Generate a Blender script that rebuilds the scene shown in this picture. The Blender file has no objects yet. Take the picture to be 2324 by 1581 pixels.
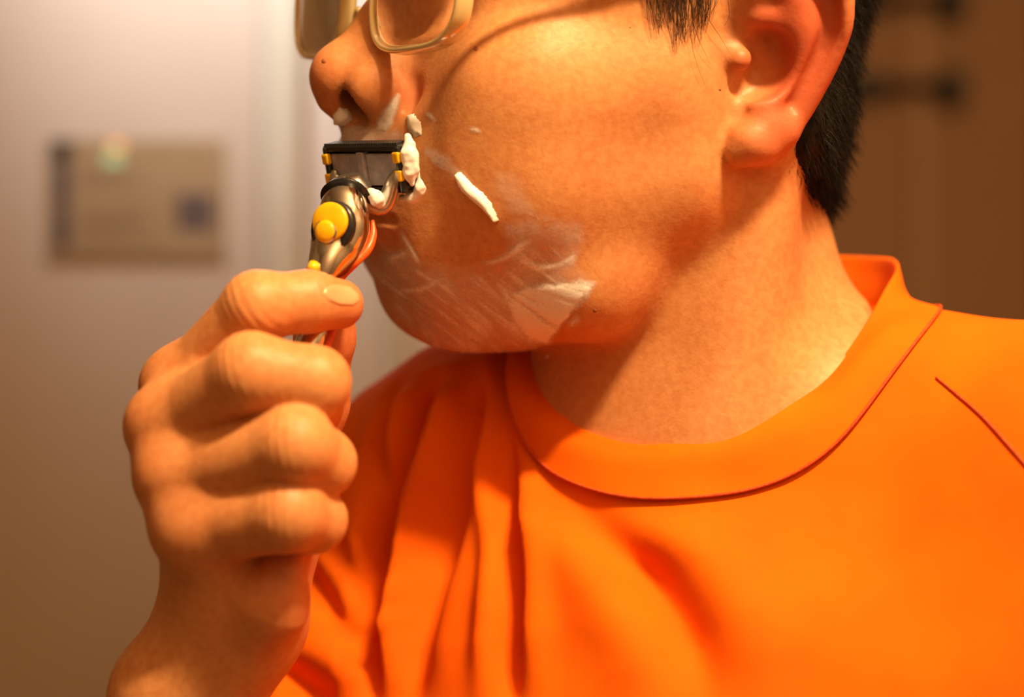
import bpy, bmesh, math, random, os
import numpy as np
from mathutils import Vector, Matrix

# ---------------------------------------------------------------- camera, world, lights, exposure
SC = bpy.context.scene
COL = SC.collection
EYE = 1.45                      # camera height above the floor (m)
CAMD = 600.0                    # camera to subject plane (mm)
FPX = 4320.0                    # focal length in pixels of the 2324 x 1581 frame
IW, IH = 2324, 1581

cam_d = bpy.data.cameras.new('camera')
cam = bpy.data.objects.new('camera', cam_d)
COL.objects.link(cam)
cam.location = (0, -CAMD/1000, EYE)
cam.rotation_euler = (math.radians(90), 0, 0)
cam_d.sensor_fit = 'HORIZONTAL'
cam_d.sensor_width = 36.0
cam_d.lens = FPX/IW*36.0
cam_d.clip_start = 0.02
cam_d.dof.use_dof = True
cam_d.dof.focus_distance = 0.580
cam_d.dof.aperture_fstop = 4.6
SC.camera = cam

world = bpy.data.worlds.new('room_air')
SC.world = world
world.use_nodes = True
world.node_tree.nodes['Background'].inputs[0].default_value = (1.0, 0.62, 0.35, 1)
world.node_tree.nodes['Background'].inputs[1].default_value = 0.012

SC.view_settings.view_transform = 'Standard'
SC.view_settings.look = 'None'
SC.view_settings.exposure = 0.0
SC.view_settings.gamma = 1.0
SC.view_settings.use_curve_mapping = False

LAMPS = [(0.19, -0.47, 2.13), (0.25, -0.47, 2.13), (0.31, -0.47, 2.13)]      # bulbs of the bathroom ceiling bar
LAMP_W = 19.0
for i, p in enumerate(LAMPS):
    ld = bpy.data.lights.new('vanity_bulb', 'POINT')
    ld.energy = LAMP_W
    ld.color = (1.0, 0.69, 0.34)
    ld.shadow_soft_size = 0.03
    lo = bpy.data.objects.new('vanity_bulb', ld)
    lo.location = p
    COL.objects.link(lo)

SPOT = (-0.24, 0.58, 2.33)                                                   # recessed ceiling light by the door
ld = bpy.data.lights.new('downlight_bulb', 'SPOT')
ld.energy = 275.0
ld.color = (0.60, 0.77, 1.0)
ld.spot_size = math.radians(54); ld.spot_blend = 1.0
ld.shadow_soft_size = 0.05
lo = bpy.data.objects.new('downlight_bulb', ld)
lo.location = SPOT
lo.rotation_euler = (math.radians(41), 0, 0)
COL.objects.link(lo)

# ---------------------------------------------------------------- helpers
def at(px, py, y):
    """point (mm, subject frame) seen at pixel px,py, y mm behind the subject plane"""
    s = (CAMD + y)/FPX
    return np.array([(px - IW/2)*s, y, (IH/2 - py)*s])

def W(p):
    """subject frame mm -> world m"""
    p = np.asarray(p, float)
    return p*0.001 + np.array([0, 0, EYE])

def pix(P):
    P = np.asarray(P)
    s = FPX/(CAMD + P[..., 1])
    return IW/2 + P[..., 0]*s, IH/2 - P[..., 2]*s

def tag(o, label=None, cat=None, group=None, kind=None):
    if label: o['label'] = label
    if cat: o['category'] = cat
    if group: o['group'] = group
    if kind: o['kind'] = kind
    return o

def mesh_obj(name, V, F, mat, parent=None, smooth=True, world_space=False):
    """V in subject mm unless world_space"""
    V = np.asarray(V, float)
    if not world_space: V = W(V)
    me = bpy.data.meshes.new(name)
    if isinstance(F, np.ndarray):
        nf, k = F.shape
        me.vertices.add(len(V)); me.vertices.foreach_set('co', V.astype(np.float32).ravel())
        me.loops.add(nf*k); me.loops.foreach_set('vertex_index', F.astype(np.int32).ravel())
        me.polygons.add(nf)
        me.polygons.foreach_set('loop_start', np.arange(0, nf*k, k, dtype=np.int32))
        me.update(calc_edges=True); me.validate()
    else:
        me.from_pydata([tuple(v) for v in V], [], F); me.update()
    me.polygons.foreach_set('use_smooth', np.full(len(me.polygons), smooth))
    if mat: me.materials.append(mat)
    o = bpy.data.objects.new(name, me)
    COL.objects.link(o)
    if parent is not None: o.parent = parent
    return o

def bm_obj(name, bm, mat, parent=None, smooth=False):
    """bmesh in world metres"""
    me = bpy.data.meshes.new(name)
    bm.normal_update()
    bm.to_mesh(me); bm.free()
    me.polygons.foreach_set('use_smooth', np.full(len(me.polygons), smooth))
    if mat: me.materials.append(mat)
    o = bpy.data.objects.new(name, me)
    COL.objects.link(o)
    if parent is not None: o.parent = parent
    return o

def box(name, lo, hi, mat, parent=None, bev=0.0, seg=2):
    bm = bmesh.new()
    bmesh.ops.create_cube(bm, size=1)
    lo = np.array(lo, float); hi = np.array(hi, float)
    for v in bm.verts:
        v.co = Vector((lo + hi)/2) + Vector(np.array(v.co)*(hi - lo))
    if bev > 0:
        bmesh.ops.bevel(bm, geom=list(bm.edges), offset=bev, segments=seg, affect='EDGES', profile=0.5)
    return bm_obj(name, bm, mat, parent, smooth=False)

def empty(name, loc):
    o = bpy.data.objects.new(name, None)
    o.location = loc
    COL.objects.link(o)
    return o

# ---------------------------------------------------------------- material helper
def mat(name, base=(.8, .8, .8), rough=.5, metal=0.0, **kw):
    m = bpy.data.materials.new(name)
    m.use_nodes = True
    nt = m.node_tree
    b = nt.nodes['Principled BSDF']
    b.inputs['Base Color'].default_value = (*base, 1)
    b.inputs['Roughness'].default_value = rough
    b.inputs['Metallic'].default_value = metal
    for k, v in kw.items():
        b.inputs[k.replace('_', ' ')].default_value = v
    return m

def nodes(m):
    nt = m.node_tree
    return nt, nt.nodes, nt.links, nt.nodes['Principled BSDF']

def add_noise_color(m, c1, c2, scale=20, detail=4, p0=.35, p1=.65, bump=0.0, bscale=None, bdist=.0005, coords='Object'):
    nt, N, Lk, b = nodes(m)
    tc = N.new('ShaderNodeTexCoord')
    nz = N.new('ShaderNodeTexNoise'); nz.inputs['Scale'].default_value = scale; nz.inputs['Detail'].default_value = detail
    Lk.new(tc.outputs[coords], nz.inputs['Vector'])
    cr = N.new('ShaderNodeValToRGB')
    cr.color_ramp.elements[0].position = p0; cr.color_ramp.elements[0].color = (*c1, 1)
    cr.color_ramp.elements[1].position = p1; cr.color_ramp.elements[1].color = (*c2, 1)
    Lk.new(nz.outputs['Fac'], cr.inputs['Fac'])
    Lk.new(cr.outputs['Color'], b.inputs['Base Color'])
    if bump:
        n2 = N.new('ShaderNodeTexNoise'); n2.inputs['Scale'].default_value = bscale or scale*4; n2.inputs['Detail'].default_value = 3
        Lk.new(tc.outputs[coords], n2.inputs['Vector'])
        bp = N.new('ShaderNodeBump'); bp.inputs['Strength'].default_value = bump; bp.inputs['Distance'].default_value = bdist
        Lk.new(n2.outputs['Fac'], bp.inputs['Height'])
        Lk.new(bp.outputs['Normal'], b.inputs['Normal'])
    return cr
# ---------------------------------------------------------------- implicit-surface sculpting
def smin(a, b, k):
    h = np.maximum(k - np.abs(a - b), 0.0)/k
    return np.minimum(a, b) - h*h*k*0.25
def smax(a, b, k):
    return -smin(-a, -b, k)
def sph(p, c, r):
    return np.linalg.norm(p - np.asarray(c, np.float32), axis=1) - r
def ell(p, c, R, M=None):
    q = p - np.asarray(c, np.float32)
    if M is not None: q = q @ np.asarray(M, np.float32).T        # rows of M = ellipsoid axes
    R = np.asarray(R, np.float32)
    k0 = np.linalg.norm(q/R, axis=1); k1 = np.linalg.norm(q/(R*R), axis=1)
    return k0*(k0 - 1.0)/np.maximum(k1, 1e-6)
def rcone(p, a, b, ra, rb):
    a = np.asarray(a, np.float32); b = np.asarray(b, np.float32)
    ab = b - a
    t = np.clip((p - a) @ ab/float(ab @ ab), 0, 1)
    return np.linalg.norm(p - a - t[:, None]*ab, axis=1) - (ra + t*(rb - ra))
def chain(p, pts, rad, k=4.0):
    d = None
    for i in range(len(pts) - 1):
        e = rcone(p, pts[i], pts[i+1], rad[i], rad[i+1])
        d = e if d is None else smin(d, e, k)
    return d
def curve_tube(p, pts, rad, n=24):
    """hard union of many short cones along a Catmull-Rom curve"""
    P, r = _curve(np.array(pts, float), tuple(rad), n)
    d = None
    for i in range(len(P) - 1):
        e = rcone(p, P[i], P[i+1], r[i], r[i+1])
        d = e if d is None else np.minimum(d, e)
    return d
_CC = {}
def _curve(pts, rad, n):
    key = (pts.tobytes(), rad, n)
    if key not in _CC:
        P = catmull(pts, n); _CC[key] = (P, np.interp(np.linspace(0, 1, len(P)), np.linspace(0, 1, len(rad)), rad))
    return _CC[key]
def catmull(P, n, closed=False):
    P = np.asarray(P, float)
    if closed: Q = np.vstack([P[-1], P, P[0], P[1]])
    else: Q = np.vstack([2*P[0] - P[1], P, 2*P[-1] - P[-2]])
    m = len(Q) - 3
    out = []
    for s in np.linspace(0, m, n, endpoint=not closed):
        i = min(int(s), m - 1); t = s - i
        a, b, c, d = Q[i:i+4]
        out.append(.5*((2*b) + (c - a)*t + (2*a - 5*b + 4*c - d)*t*t + (3*b - a - 3*c + d)*t**3))
    return np.array(out)

def mesh_sdf(fn, lo, hi, h, B=16, newton=2, slack=1.6):
    """naive surface nets on the blocks that the surface passes through"""
    lo = np.asarray(lo, float); hi = np.asarray(hi, float)
    bs = B*h
    nb = np.ceil((hi - lo)/bs).astype(int)
    I = np.stack(np.meshgrid(*[np.arange(n) for n in nb], indexing='ij'), -1).reshape(-1, 3)
    cen = lo + (I + .5)*bs
    d = fn(cen.astype(np.float32))
    I = I[np.abs(d) < bs*0.866*slack]
    g = np.arange(B + 1)
    G = np.stack(np.meshgrid(g, g, g, indexing='ij'), -1).reshape(-1, 3)
    NX = (nb*B + 4).astype(np.int64)
    def key(c): return ((c[..., 0] + 1)*NX[1] + (c[..., 1] + 1))*NX[2] + (c[..., 2] + 1)
    keys, verts, quads = [], [], []
    corners = np.array([[i, j, k] for i in (0, 1) for j in (0, 1) for k in (0, 1)])
    edges = [(a, b) for a in range(8) for b in range(a+1, 8) if np.abs(corners[a] - corners[b]).sum() == 1]
    for s in range(0, len(I), 48):
        bi = I[s:s+48]
        base = bi*B
        gp = base[:, None, :] + G[None]
        val = fn((lo + gp.reshape(-1, 3)*h).astype(np.float32)).reshape(len(bi), B+1, B+1, B+1)
        ins = val < 0
        cs = np.zeros((len(bi), B, B, B), np.int8)
        for c in corners: cs += ins[:, c[0]:c[0]+B, c[1]:c[1]+B, c[2]:c[2]+B]
        act = np.argwhere((cs > 0) & (cs < 8))
        if len(act) == 0: continue
        b_, ci = act[:, 0], act[:, 1:]
        cv = np.stack([val[b_, ci[:, 0]+c[0], ci[:, 1]+c[1], ci[:, 2]+c[2]] for c in corners], 1)
        acc = np.zeros((len(act), 3)); cnt = np.zeros(len(act))
        for a, b in edges:
            va, vb = cv[:, a], cv[:, b]
            m = (va < 0) != (vb < 0)
            t = np.where(m, va/np.where(m, va - vb, 1), 0)
            q = corners[a] + t[:, None]*(corners[b] - corners[a])
            acc += q*m[:, None]; cnt += m
        gc = base[b_] + ci
        keys.append(key(gc)); verts.append(lo + (gc + acc/cnt[:, None])*h)
        for ax in range(3):
            o = [0, 0, 0]; o[ax] = 1
            i0 = ins[:, :B, :B, :B]; i1 = ins[:, o[0]:o[0]+B, o[1]:o[1]+B, o[2]:o[2]+B]
            e = np.argwhere(i0 != i1)
            if len(e) == 0: continue
            gc = base[e[:, 0]] + e[:, 1:]
            u, v = (ax+1) % 3, (ax+2) % 3
            du = np.zeros(3, int); du[u] = 1
            dv = np.zeros(3, int); dv[v] = 1
            q = np.stack([key(gc - du - dv), key(gc - dv), key(gc), key(gc - du)], 1)
            flip = ~i0[e[:, 0], e[:, 1], e[:, 2], e[:, 3]]
            q[flip] = q[flip][:, ::-1]
            quads.append(q)
    keys = np.concatenate(keys); verts = np.concatenate(verts); quads = np.concatenate(quads)
    order = np.argsort(keys); ks = keys[order]
    idx = np.searchsorted(ks, quads); idx = np.clip(idx, 0, len(ks) - 1)
    ok = (ks[idx] == quads).all(1)
    F = order[idx[ok]]
    for _ in range(newton):
        g_, d_ = grad(fn, verts, h*.5)
        n2 = (g_*g_).sum(1)
        step = (d_/np.maximum(n2, .05))[:, None]*g_
        ln = np.linalg.norm(step, axis=1, keepdims=True)
        verts = verts - step*np.minimum(1, .6*h/np.maximum(ln, 1e-9))
    return verts, F

def grad(fn, V, e=.5):
    ks = np.array([[1, -1, -1], [-1, -1, 1], [-1, 1, -1], [1, 1, 1]], float)
    g = np.zeros_like(V); m = np.zeros(len(V))
    for k in ks:
        d = fn((V + k*e).astype(np.float32)).astype(float)
        g += k*d[:, None]; m += d
    return g/(4*e), m/4

def ray_hit(fn, px, py, y0=-200, n=400, step=.8):
    """first surface point of fn along the sight line through pixels px,py (arrays)"""
    px = np.atleast_1d(np.asarray(px, float)); py = np.atleast_1d(np.asarray(py, float))
    D = np.stack([(px - IW/2)/FPX, np.ones_like(px), (IH/2 - py)/FPX], 1)
    D /= np.linalg.norm(D, axis=1, keepdims=True)
    P = np.array([0, -CAMD, 0.]) + D*(CAMD + y0)
    for _ in range(n):
        d = fn(P.astype(np.float32)).astype(float)
        P = P + D*np.clip(d*step, -8, 8)[:, None]
        if np.abs(d).max() < .02: break
    return P
# ---------------------------------------------------------------- the room
FLOOR = 0.0
M_wall = mat('painted_wall', (.36, .245, .155), .55)
add_noise_color(M_wall, (.27, .185, .12), (.29, .20, .13), 6, 3, bump=.1, bscale=300, bdist=.0004)
M_door = mat('tan_door_paint', (.25, .160, .098), .45)
add_noise_color(M_door, (.243, .155, .094), (.257, .166, .102), 5, 3, bump=.05, bscale=200, bdist=.0003)
M_trim = mat('cream_trim', (.40, .32, .20), .4)
add_noise_color(M_trim, (.27, .20, .125), (.29, .215, .138), 8, 3)
M_far = mat('brown_wall_paint', (.48, .225, .095), .6)
add_noise_color(M_far, (.465, .218, .09), (.495, .232, .10), 5, 3)
M_trim2 = mat('brown_trim', (.56, .285, .13), .5)
add_noise_color(M_trim2, (.54, .275, .125), (.58, .295, .135), 8, 3)
M_floor = mat('floor_tile', (.45, .38, .30), .35)
add_noise_color(M_floor, (.40, .33, .26), (.52, .44, .35), 9, 4)
M_ceil = mat('ceiling_paint', (.45, .36, .27), .7)
add_noise_color(M_ceil, (.43, .345, .26), (.47, .375, .28), 6, 3)
M_metal = mat('brushed_steel', (.6, .58, .55), .3, 1.0)
add_noise_color(M_metal, (.52, .50, .47), (.66, .64, .61), 60, 3)
M_dark = mat('dark_bronze', (.05, .035, .025), .4, .3)
add_noise_color(M_dark, (.04, .03, .02), (.07, .05, .035), 40, 3)

WY = 0.90                                   # wall behind the person (m from the subject plane)
def wx(px, y): return (px - IW/2)*(0.6 + y)/FPX
def wz(py, y): return EYE + (IH/2 - py)*(0.6 + y)/FPX
def struct(o): o['kind'] = 'structure'; return o
CEIL = 2.35
DY = 2.3                                    # far wall of the passage seen on the other side
XE = wx(1600, WY)                           # where the near wall ends
struct(box('floor', (-1.3, -0.80, -0.05), (2.6, DY + .15, 0), M_floor))
struct(box('ceiling', (-1.3, -0.80, CEIL), (2.6, DY + .15, CEIL + .05), M_ceil))
struct(box('wall_back', (wx(640, WY), WY, 0), (XE, WY + .1, CEIL), M_wall))
struct(box('wall_back_left', (-1.3, WY + .045, 0), (wx(640, WY) + .0, WY + .1, CEIL), M_wall))
struct(box('wall_left', (-1.35, -0.80, 0), (-1.3, WY + .1, CEIL), M_wall))
struct(box('wall_right', (.80, -0.80, 0), (.85, DY, CEIL), M_wall))
struct(box('wall_mirror', (-1.3, -0.90, 0), (2.6, -0.80, CEIL), M_wall))
struct(box('wall_far', (XE - .4, DY, 0), (2.6, DY + .1, CEIL), M_far))
# ---- # door with its frame on the left
struct(box('door_1', (-1.12, WY - .012, .01), (wx(597, WY), WY + .030, 2.06), M_door, bev=.002))
struct(box('trim_1', (wx(600, WY), WY - .022, 0), (wx(690, WY), WY + .06, 2.12), M_trim, bev=.003))
struct(box('trim_2', (wx(880, WY), WY - .008, 0), (wx(925, WY), WY + .02, CEIL), M_trim, bev=.002))
struct(box('trim_3', (XE - .02, WY - .012, 0), (XE + .03, WY + .112, CEIL), M_trim2, bev=.003))
struct(box('trim_4', (wx(2062, DY), DY - .02, 0), (wx(2110, DY), DY + .02, CEIL), M_trim2, bev=.003))
# printed notice taped to the door
cy = WY - .0135
def wbox(x0, y0, x1, y1, yy, th): return (wx(x0, yy), yy - th, wz(y1, yy)), (wx(x1, yy), yy, wz(y0, yy))
M_paper = mat('kraft_paper', (.165, .092, .04), .7)
add_noise_color(M_paper, (.158, .088, .037), (.175, .098, .044), 30, 3)
M_ink = mat('dark_print', (.025, .017, .016), .6)
add_noise_color(M_ink, (.006, .005, .005), (.012, .01, .01), 200, 2)
M_ink2 = mat('grey_violet_print', (.075, .042, .036), .6)
add_noise_color(M_ink2, (.03, .018, .016), (.05, .03, .027), 120, 2)
M_gr = mat('green_print', (.20, .30, .14), .6); add_noise_color(M_gr, (.18, .27, .12), (.24, .34, .16), 200, 2)
M_or = mat('orange_print', (.62, .25, .06), .6); add_noise_color(M_or, (.58, .22, .05), (.66, .28, .08), 200, 2)
M_faint = mat('faint_print', (.17, .11, .06), .6); add_noise_color(M_faint, (.12, .065, .03), (.14, .078, .036), 200, 2)
for m_ in (M_paper, M_ink, M_ink2, M_gr, M_or, M_faint):
    b_ = m_.node_tree.nodes['Principled BSDF']; b_.inputs['Roughness'].default_value = .95; b_.inputs['Specular IOR Level'].default_value = .03
note = box('notice_card', *wbox(106, 318, 512, 588, cy, .0012), M_paper)
tag(note, 'buff printed notice card stuck on the pale door', 'card')
def pr(name, x0, y0, x1, y1, m): box(name, *wbox(x0, y0, x1, y1, cy - .0012, .0003), m, note)
pr('printed_mark', 120, 318, 162, 362, M_ink)
pr('printed_bar', 124, 366, 158, 460, M_ink2)
pr('printed_bar', 124, 466, 156, 562, M_ink2)
pr('printed_block', 404, 440, 440, 524, M_ink2)
pr('printed_block', 448, 440, 484, 524, M_ink2)
pr('printed_dot', 250, 322, 280, 342, M_or)
pr('printed_dot', 238, 346, 276, 372, M_gr)
for yy, x1 in ((388, 300), (404, 280), (420, 330), (470, 330), (486, 320), (502, 340), (518, 300), (540, 360)):
    pr('printed_line', 180, yy, x1, yy + 7, M_faint)
pr('printed_edge', 106, 570, 512, 588, M_faint)
# towel rails on the far wall
def rail(py):
    y = DY
    root = empty('towel_rail', (wx(2140, y), y, wz(py, y)))
    inv_ = Matrix.Translation(-root.location)
    def p(o): o.parent = root; o.matrix_parent_inverse = inv_; return o
    zc = wz(py, y)
    V, F = tube([np.array([wx(1960, y), y - .06, zc]), np.array([wx(2160, y), y - .06, zc])], .008, 12)
    p(mesh_obj('bar', V, F, M_dark, None, True, world_space=True))
    p(box('bracket', (wx(2118, y), y - .075, zc - .026), (wx(2172, y), y, zc + .022), M_dark, bev=.006))
    p(box('bracket', (wx(1960, y) - .02, y - .075, zc - .018), (wx(1960, y) + .02, y, zc + .018), M_dark, bev=.006))
    return root
# ---------------------------------------------------------------- the person's body: implicit shapes
def head_rot(yaw, pitch, roll):
    y, p, r = np.radians([yaw, pitch, roll])
    c, s = np.cos(y), np.sin(y)
    F = np.array([-c, -s, 0]); Lv = np.array([s, -c, 0]); U = np.array([0, 0, 1.])
    F2 = F*np.cos(p) + U*np.sin(p); U2 = U*np.cos(p) - F*np.sin(p)
    L3 = Lv*np.cos(r) + U2*np.sin(r); U3 = U2*np.cos(r) - Lv*np.sin(r)
    return np.stack([F2, L3, U3], 1)
HR = head_rot(22, 6, -9)                                  # head turned to the person's right, chin up
HT = at(1690, 140, -25) - HR @ np.array([4, 72, 2.])      # middle of the head, between the ear canals
def h2w(q): return np.asarray(q, float) @ HR.T + HT
def w2h(p): return (np.asarray(p) - HT.astype(np.float32)) @ HR.astype(np.float32)
def hpix(px, py, Lv):
    """head-frame point on the plane L = Lv seen at a pixel"""
    d = np.array([(px - IW/2)/FPX, 1, (IH/2 - py)/FPX]); o = np.array([0, -CAMD, 0.])
    a = HR[:, 1]; t = (Lv - a @ (o - HT))/(a @ d)
    return HR.T @ (o + t*d - HT)

NB = np.array([70., 48., -20.])                           # root of the neck
TF = np.array([-.5, -.866, 0]); TL = np.array([.866, -.5, 0]); TU = np.array([0, 0, 1.])
def tpt(l, f, u): return NB + l*TL + f*TF + u*TU
SHR = np.array([-48., 115., -92.]); SHL = tpt(168, -5, -40)
ELB = np.array([-128., 20., -300.])

# --- ear (head frame), its outline points are given as seen from the left side
E_ = lambda px, py, l: hpix(px, py, l)
EAR_C = E_(1790, 130, 80)
def ear(q):
    rim = curve_tube(q, [E_(1712, 20, 73), E_(1716, -70, 80), E_(1765, -135, 86), E_(1845, -130, 89), E_(1902, -60, 89), E_(1912, 40, 88),
                         E_(1893, 112, 85), E_(1858, 185, 82), E_(1820, 252, 79), E_(1785, 300, 77)],
                     [3.2, 3.4, 3.6, 3.7, 3.8, 3.6, 3.2, 2.8, 2.9, 3.6], 30)
    pl = [E_(1800, -40, 79), E_(1830, 40, 79), E_(1815, 120, 77), E_(1775, 205, 75), E_(1735, 270, 74)]
    plate = curve_tube(q, pl, [11, 12.5, 12, 11, 10], 10)
    # flatten: a slab around the plate's plane
    n = np.cross(np.array(E_(1900, 40, 86)) - E_(1720, 330, 74), np.array(E_(1720, -60, 77)) - E_(1720, 330, 74)); n /= np.linalg.norm(n)
    if n[1] < 0: n = -n
    off = (q - E_(1800, 100, 77.5).astype(np.float32)) @ n.astype(np.float32)
    plate = smax(plate, np.abs(off) - 2.2, 3.0)
    anti = curve_tube(q, [E_(1752, -60, 79), E_(1806, 0, 79.5), E_(1826, 70, 80), E_(1820, 140, 79.5), E_(1796, 198, 79), E_(1752, 226, 77.5), E_(1715, 232, 76)],
                      [4.6, 6.2, 6.4, 4.8, 3.2, 2.8, 2.4], 20)
    anti = smin(anti, rcone(q, E_(1722, 30, 74), E_(1800, 40, 77), 5.5, 6.5), 3)
    lobe = smin(rcone(q, E_(1742, 285, 76), E_(1700, 325, 75.5), 6.2, 6.0), rcone(q, E_(1700, 325, 75.5), E_(1682, 345, 74.5), 6.0, 4.6), 3)
    d = smin(rim, plate, 3.0)
    d = smin(d, anti, 3.0)
    d = smin(d, lobe, 5.0)
    d = smin(d, rcone(q, E_(1770, 300, 77), E_(1735, 330, 76.5), 4.5, 5.5), 4)
    d = smin(d, rcone(q, E_(1760, 60, 64), E_(1745, 230, 62), 10, 7), 4)     # root that ties the ear to the skull
    scap = curve_tube(q, [E_(1800, -95, 87), E_(1872, -40, 88), E_(1886, 50, 87.5), E_(1868, 110, 85.5), E_(1834, 175, 83), E_(1800, 232, 81)], [3.0, 3.0, 2.8, 2.6, 2.2, 1.4], 18)
    d = smax(d, -scap, 3.0)
    return d

def ear_bowl(q, d):
    """hollow of the ear, cut into ear and skull, then tragus and the ridge inside the bowl"""
    con = ell(q, E_(1744, 145, 77), (6.6, 10, 10.0))
    con = smin(con, ell(q, E_(1696, 200, 75), (5, 6, 4.0)), 3)
    con = smin(con, ell(q, E_(1722, 98, 77), (4.0, 8, 4)), 3)
    F0 = E_(1728, 140, 70)[0]
    d = smin(d, smax(smax(con - 3.0, q[:, 1] - 76.0, 2), q[:, 0] - F0, 3), 3)
    d = smax(d, -con, 2.0)
    crus = curve_tube(q, [E_(1704, 60, 69), E_(1728, 112, 68), E_(1756, 165, 67.5), E_(1776, 200, 68.5)], [3.6, 3.4, 3.2, 2.4], 10)
    d = smin(d, crus, 3.0)
    d = smin(d, rcone(q, E_(1650, 118, 65), E_(1679, 134, 72.5), 7.5, 3.4), 4)
    d = smin(d, rcone(q, E_(1680, -60, 71.5), E_(1692, 66, 71.0), 4.4, 2.6), 3.0)
    return d

def head_local(q, ears=True):
    F, Lr, U = q[:, 0], q[:, 1], q[:, 2]
    s = q.copy(); s[:, 1] = np.abs(Lr)
    d = ell(s, (17, 0, 50), (80, 73, 70))
    d = smin(d, ell(s, (40, 0, 35), (56, 62, 55)), 20)
    d = smin(d, ell(s, (38, 0, -28), (56, 60, 62)), 22)           # face mass
    d = smin(d, ell(s, (2, 0, -6), (62, 69, 62)), 14)              # in front of and below the ear
    d = smin(d, rcone(s, (18, 53, 2), (8, 54, 40), 13.0, 14.5), 12)
    d = smin(d, rcone(s, (20, 53, -8), (10, 54, -30), 13.5, 14), 12)
    d = smin(d, ell(s, (30, 0, -8), (46, 65.0, 46)), 12)
    d = smin(d, ell(s, (62, 46, -16), (20, 16, 17)), 18)          # cheek bone
    d = smin(d, ell(s, (52, 41, -42), (30, 20, 32)), 18)          # cheek
    d = smin(d, rcone(s, (8, 50, -40), (28, 42, -72), 16, 15), 16)  # jaw
    d = smin(d, rcone(s, (28, 42, -72), (60, 12, -83), 16, 17), 14)
    d = smin(d, sph(s, (65.5, 0, -80.5), 19.6), 12)                   # chin
    d = smin(d, ell(s, (42, 0, -80), (32, 32, 21)), 12)           # flesh under the jaw
    d = smin(d, rcone(s, (56, 44, -14), (16, 51, -14), 16, 15), 14)   # side of the face
    d = smin(d, rcone(s, (48, 42, -42), (14, 50, -36), 17.5, 15), 14)
    fr = F > 42
    if fr.any():
        full, s0 = d, s
        s = s0[fr]; d = full[fr]
        d = smin(d, ell(s, (77, 0, -50), (28, 33, 27)), 14)           # mouth region
        d = smin(d, ell(s, (66, 26, -68), (20, 16, 20)), 12)
        # brows and sockets
        d = smin(d, rcone(s, (90, 10, 31), (80, 42, 31), 8, 8), 10)
        d = smax(d, -sph(s, (99, 31, 12), 14.0), 10)
        d = smin(d, sph(s, (77.5, 31, 15), 13.4), 4)
        d = smax(d, -curve_tube(s, [(90, 20, 14), (92.5, 30, 15), (87, 42, 15)], [1.2, 3.2, 1.2], 8), 1.5)
        # nose
        n = rcone(s, (90, 0, 20), (97, 0, -3), 6.5, 7.0)
        n = smin(n, rcone(s, (97, 0, -3), (106, 0, -19), 7.0, 9.5), 6)
        n = smin(n, sph(s, (106.5, 0, -21), 11.0), 4)
        n = smin(n, rcone(s, (84, 8, 6), (95, 9, -14), 7, 8), 8)
        n = smin(n, ell(s, (97.5, 13.2, -22.5), (11.5, 7.6, 10)), 4)
        n = smin(n, rcone(s, (109, 0, -28), (102, 0, -33.5), 4.6, 4.2), 3)
        d = smin(d, n, 6)
        ax = np.array([.35, .25, -.9]); ax /= np.linalg.norm(ax)
        d = smax(d, -chain(s, [(104.2, 9.4, -32.0), (103.6, 9.0, -26.5), (100.5, 7.0, -17.5)], [5.0, 5.2, 3.6], 2), 1.0)
        d = smin(d, rcone(s, (110, 0, -29), (101, 0, -34), 3.4, 3.2), 1.5)
        # crease beside the nostril wing and the fold to the mouth
        d = smax(d, -curve_tube(s, [(97, 20.5, -14), (90.5, 22.5, -21), (89.5, 21.5, -30)], [.8, 2.0, .8], 8), 4)
        # lips
        lip = curve_tube(s, [(101.5, 0, -53), (100, 8, -53.5), (96, 17, -57.5), (91.5, 24, -61.5)], [4.2, 4.4, 3.6, 2.0], 10)
        lip2 = curve_tube(s, [(95, 0, -67), (94, 8, -66.5), (92, 17, -65), (90, 24, -62.5)], [5.0, 5.0, 4.0, 2.0], 10)
        d = smin(d, lip, 4); d = smin(d, lip2, 4)
        d = smax(d, -curve_tube(s, [(104, 0, -60), (102, 9, -60), (97, 18, -61), (92.5, 27, -62.8)], [1.4, 1.5, 1.6, 1.4], 10), 2)
        d = smax(d, -rcone(s, (98, 0, -75), (94, 9, -74.5), 3.4, 2.6), 8)
        full[fr] = d
        d, s = full, s0
    # near ear in full, far ear mirrored
    near = (np.linalg.norm(s - EAR_C.astype(np.float32), axis=1) < 52) & (s[:, 1] > 52)
    if ears and near.any():
        e = ear(s[near])
        d[near] = ear_bowl(s[near], smin(d[near], e, 3.0))
    return d

def neck_sdf(p):
    a = h2w((-4, 0, -15))
    d = rcone(p, a, NB + np.array([-1, 2, 0.]), 46, 54)
    q = w2h(p)
    # sterno-mastoid
    ms = h2w((-16, 58, -18)); st = tpt(14, 44, -46)
    d = smin(d, rcone(p, ms, st, 12, 7), 22)
    return d

def torso_sdf(p):
    d = rcone(p, NB + np.array([0, 4, -14.]), NB + np.array([-2, 8, -60]), 54, 68)
    q = (p - NB.astype(np.float32)) @ np.stack([TL, TF, TU], 1).astype(np.float32)
    d2 = ell(q, (0, -10, -200), (178, 112, 190))
    d = smin(d, d2, 50)
    d = smin(d, rcone(p, tpt(30, -12, -8), SHL, 44, 52), 26)
    d = smin(d, rcone(p, tpt(-30, -14, -2), SHR, 44, 50), 26)
    d = smin(d, rcone(q, (112, 10, -95), (140, 6, -240), 60, 68), 40)
    d = smin(d, rcone(p, at(1075, 1010, 90), at(960, 1062, 106), 36, 33), 14)
    d = smin(d, rcone(q, (0, -5, -200), (0, -10, -420), 120, 118), 40)
    return d

def arm_sdf(p):
    d = rcone(p, SHR, ELB, 48, 40)
    return d

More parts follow.
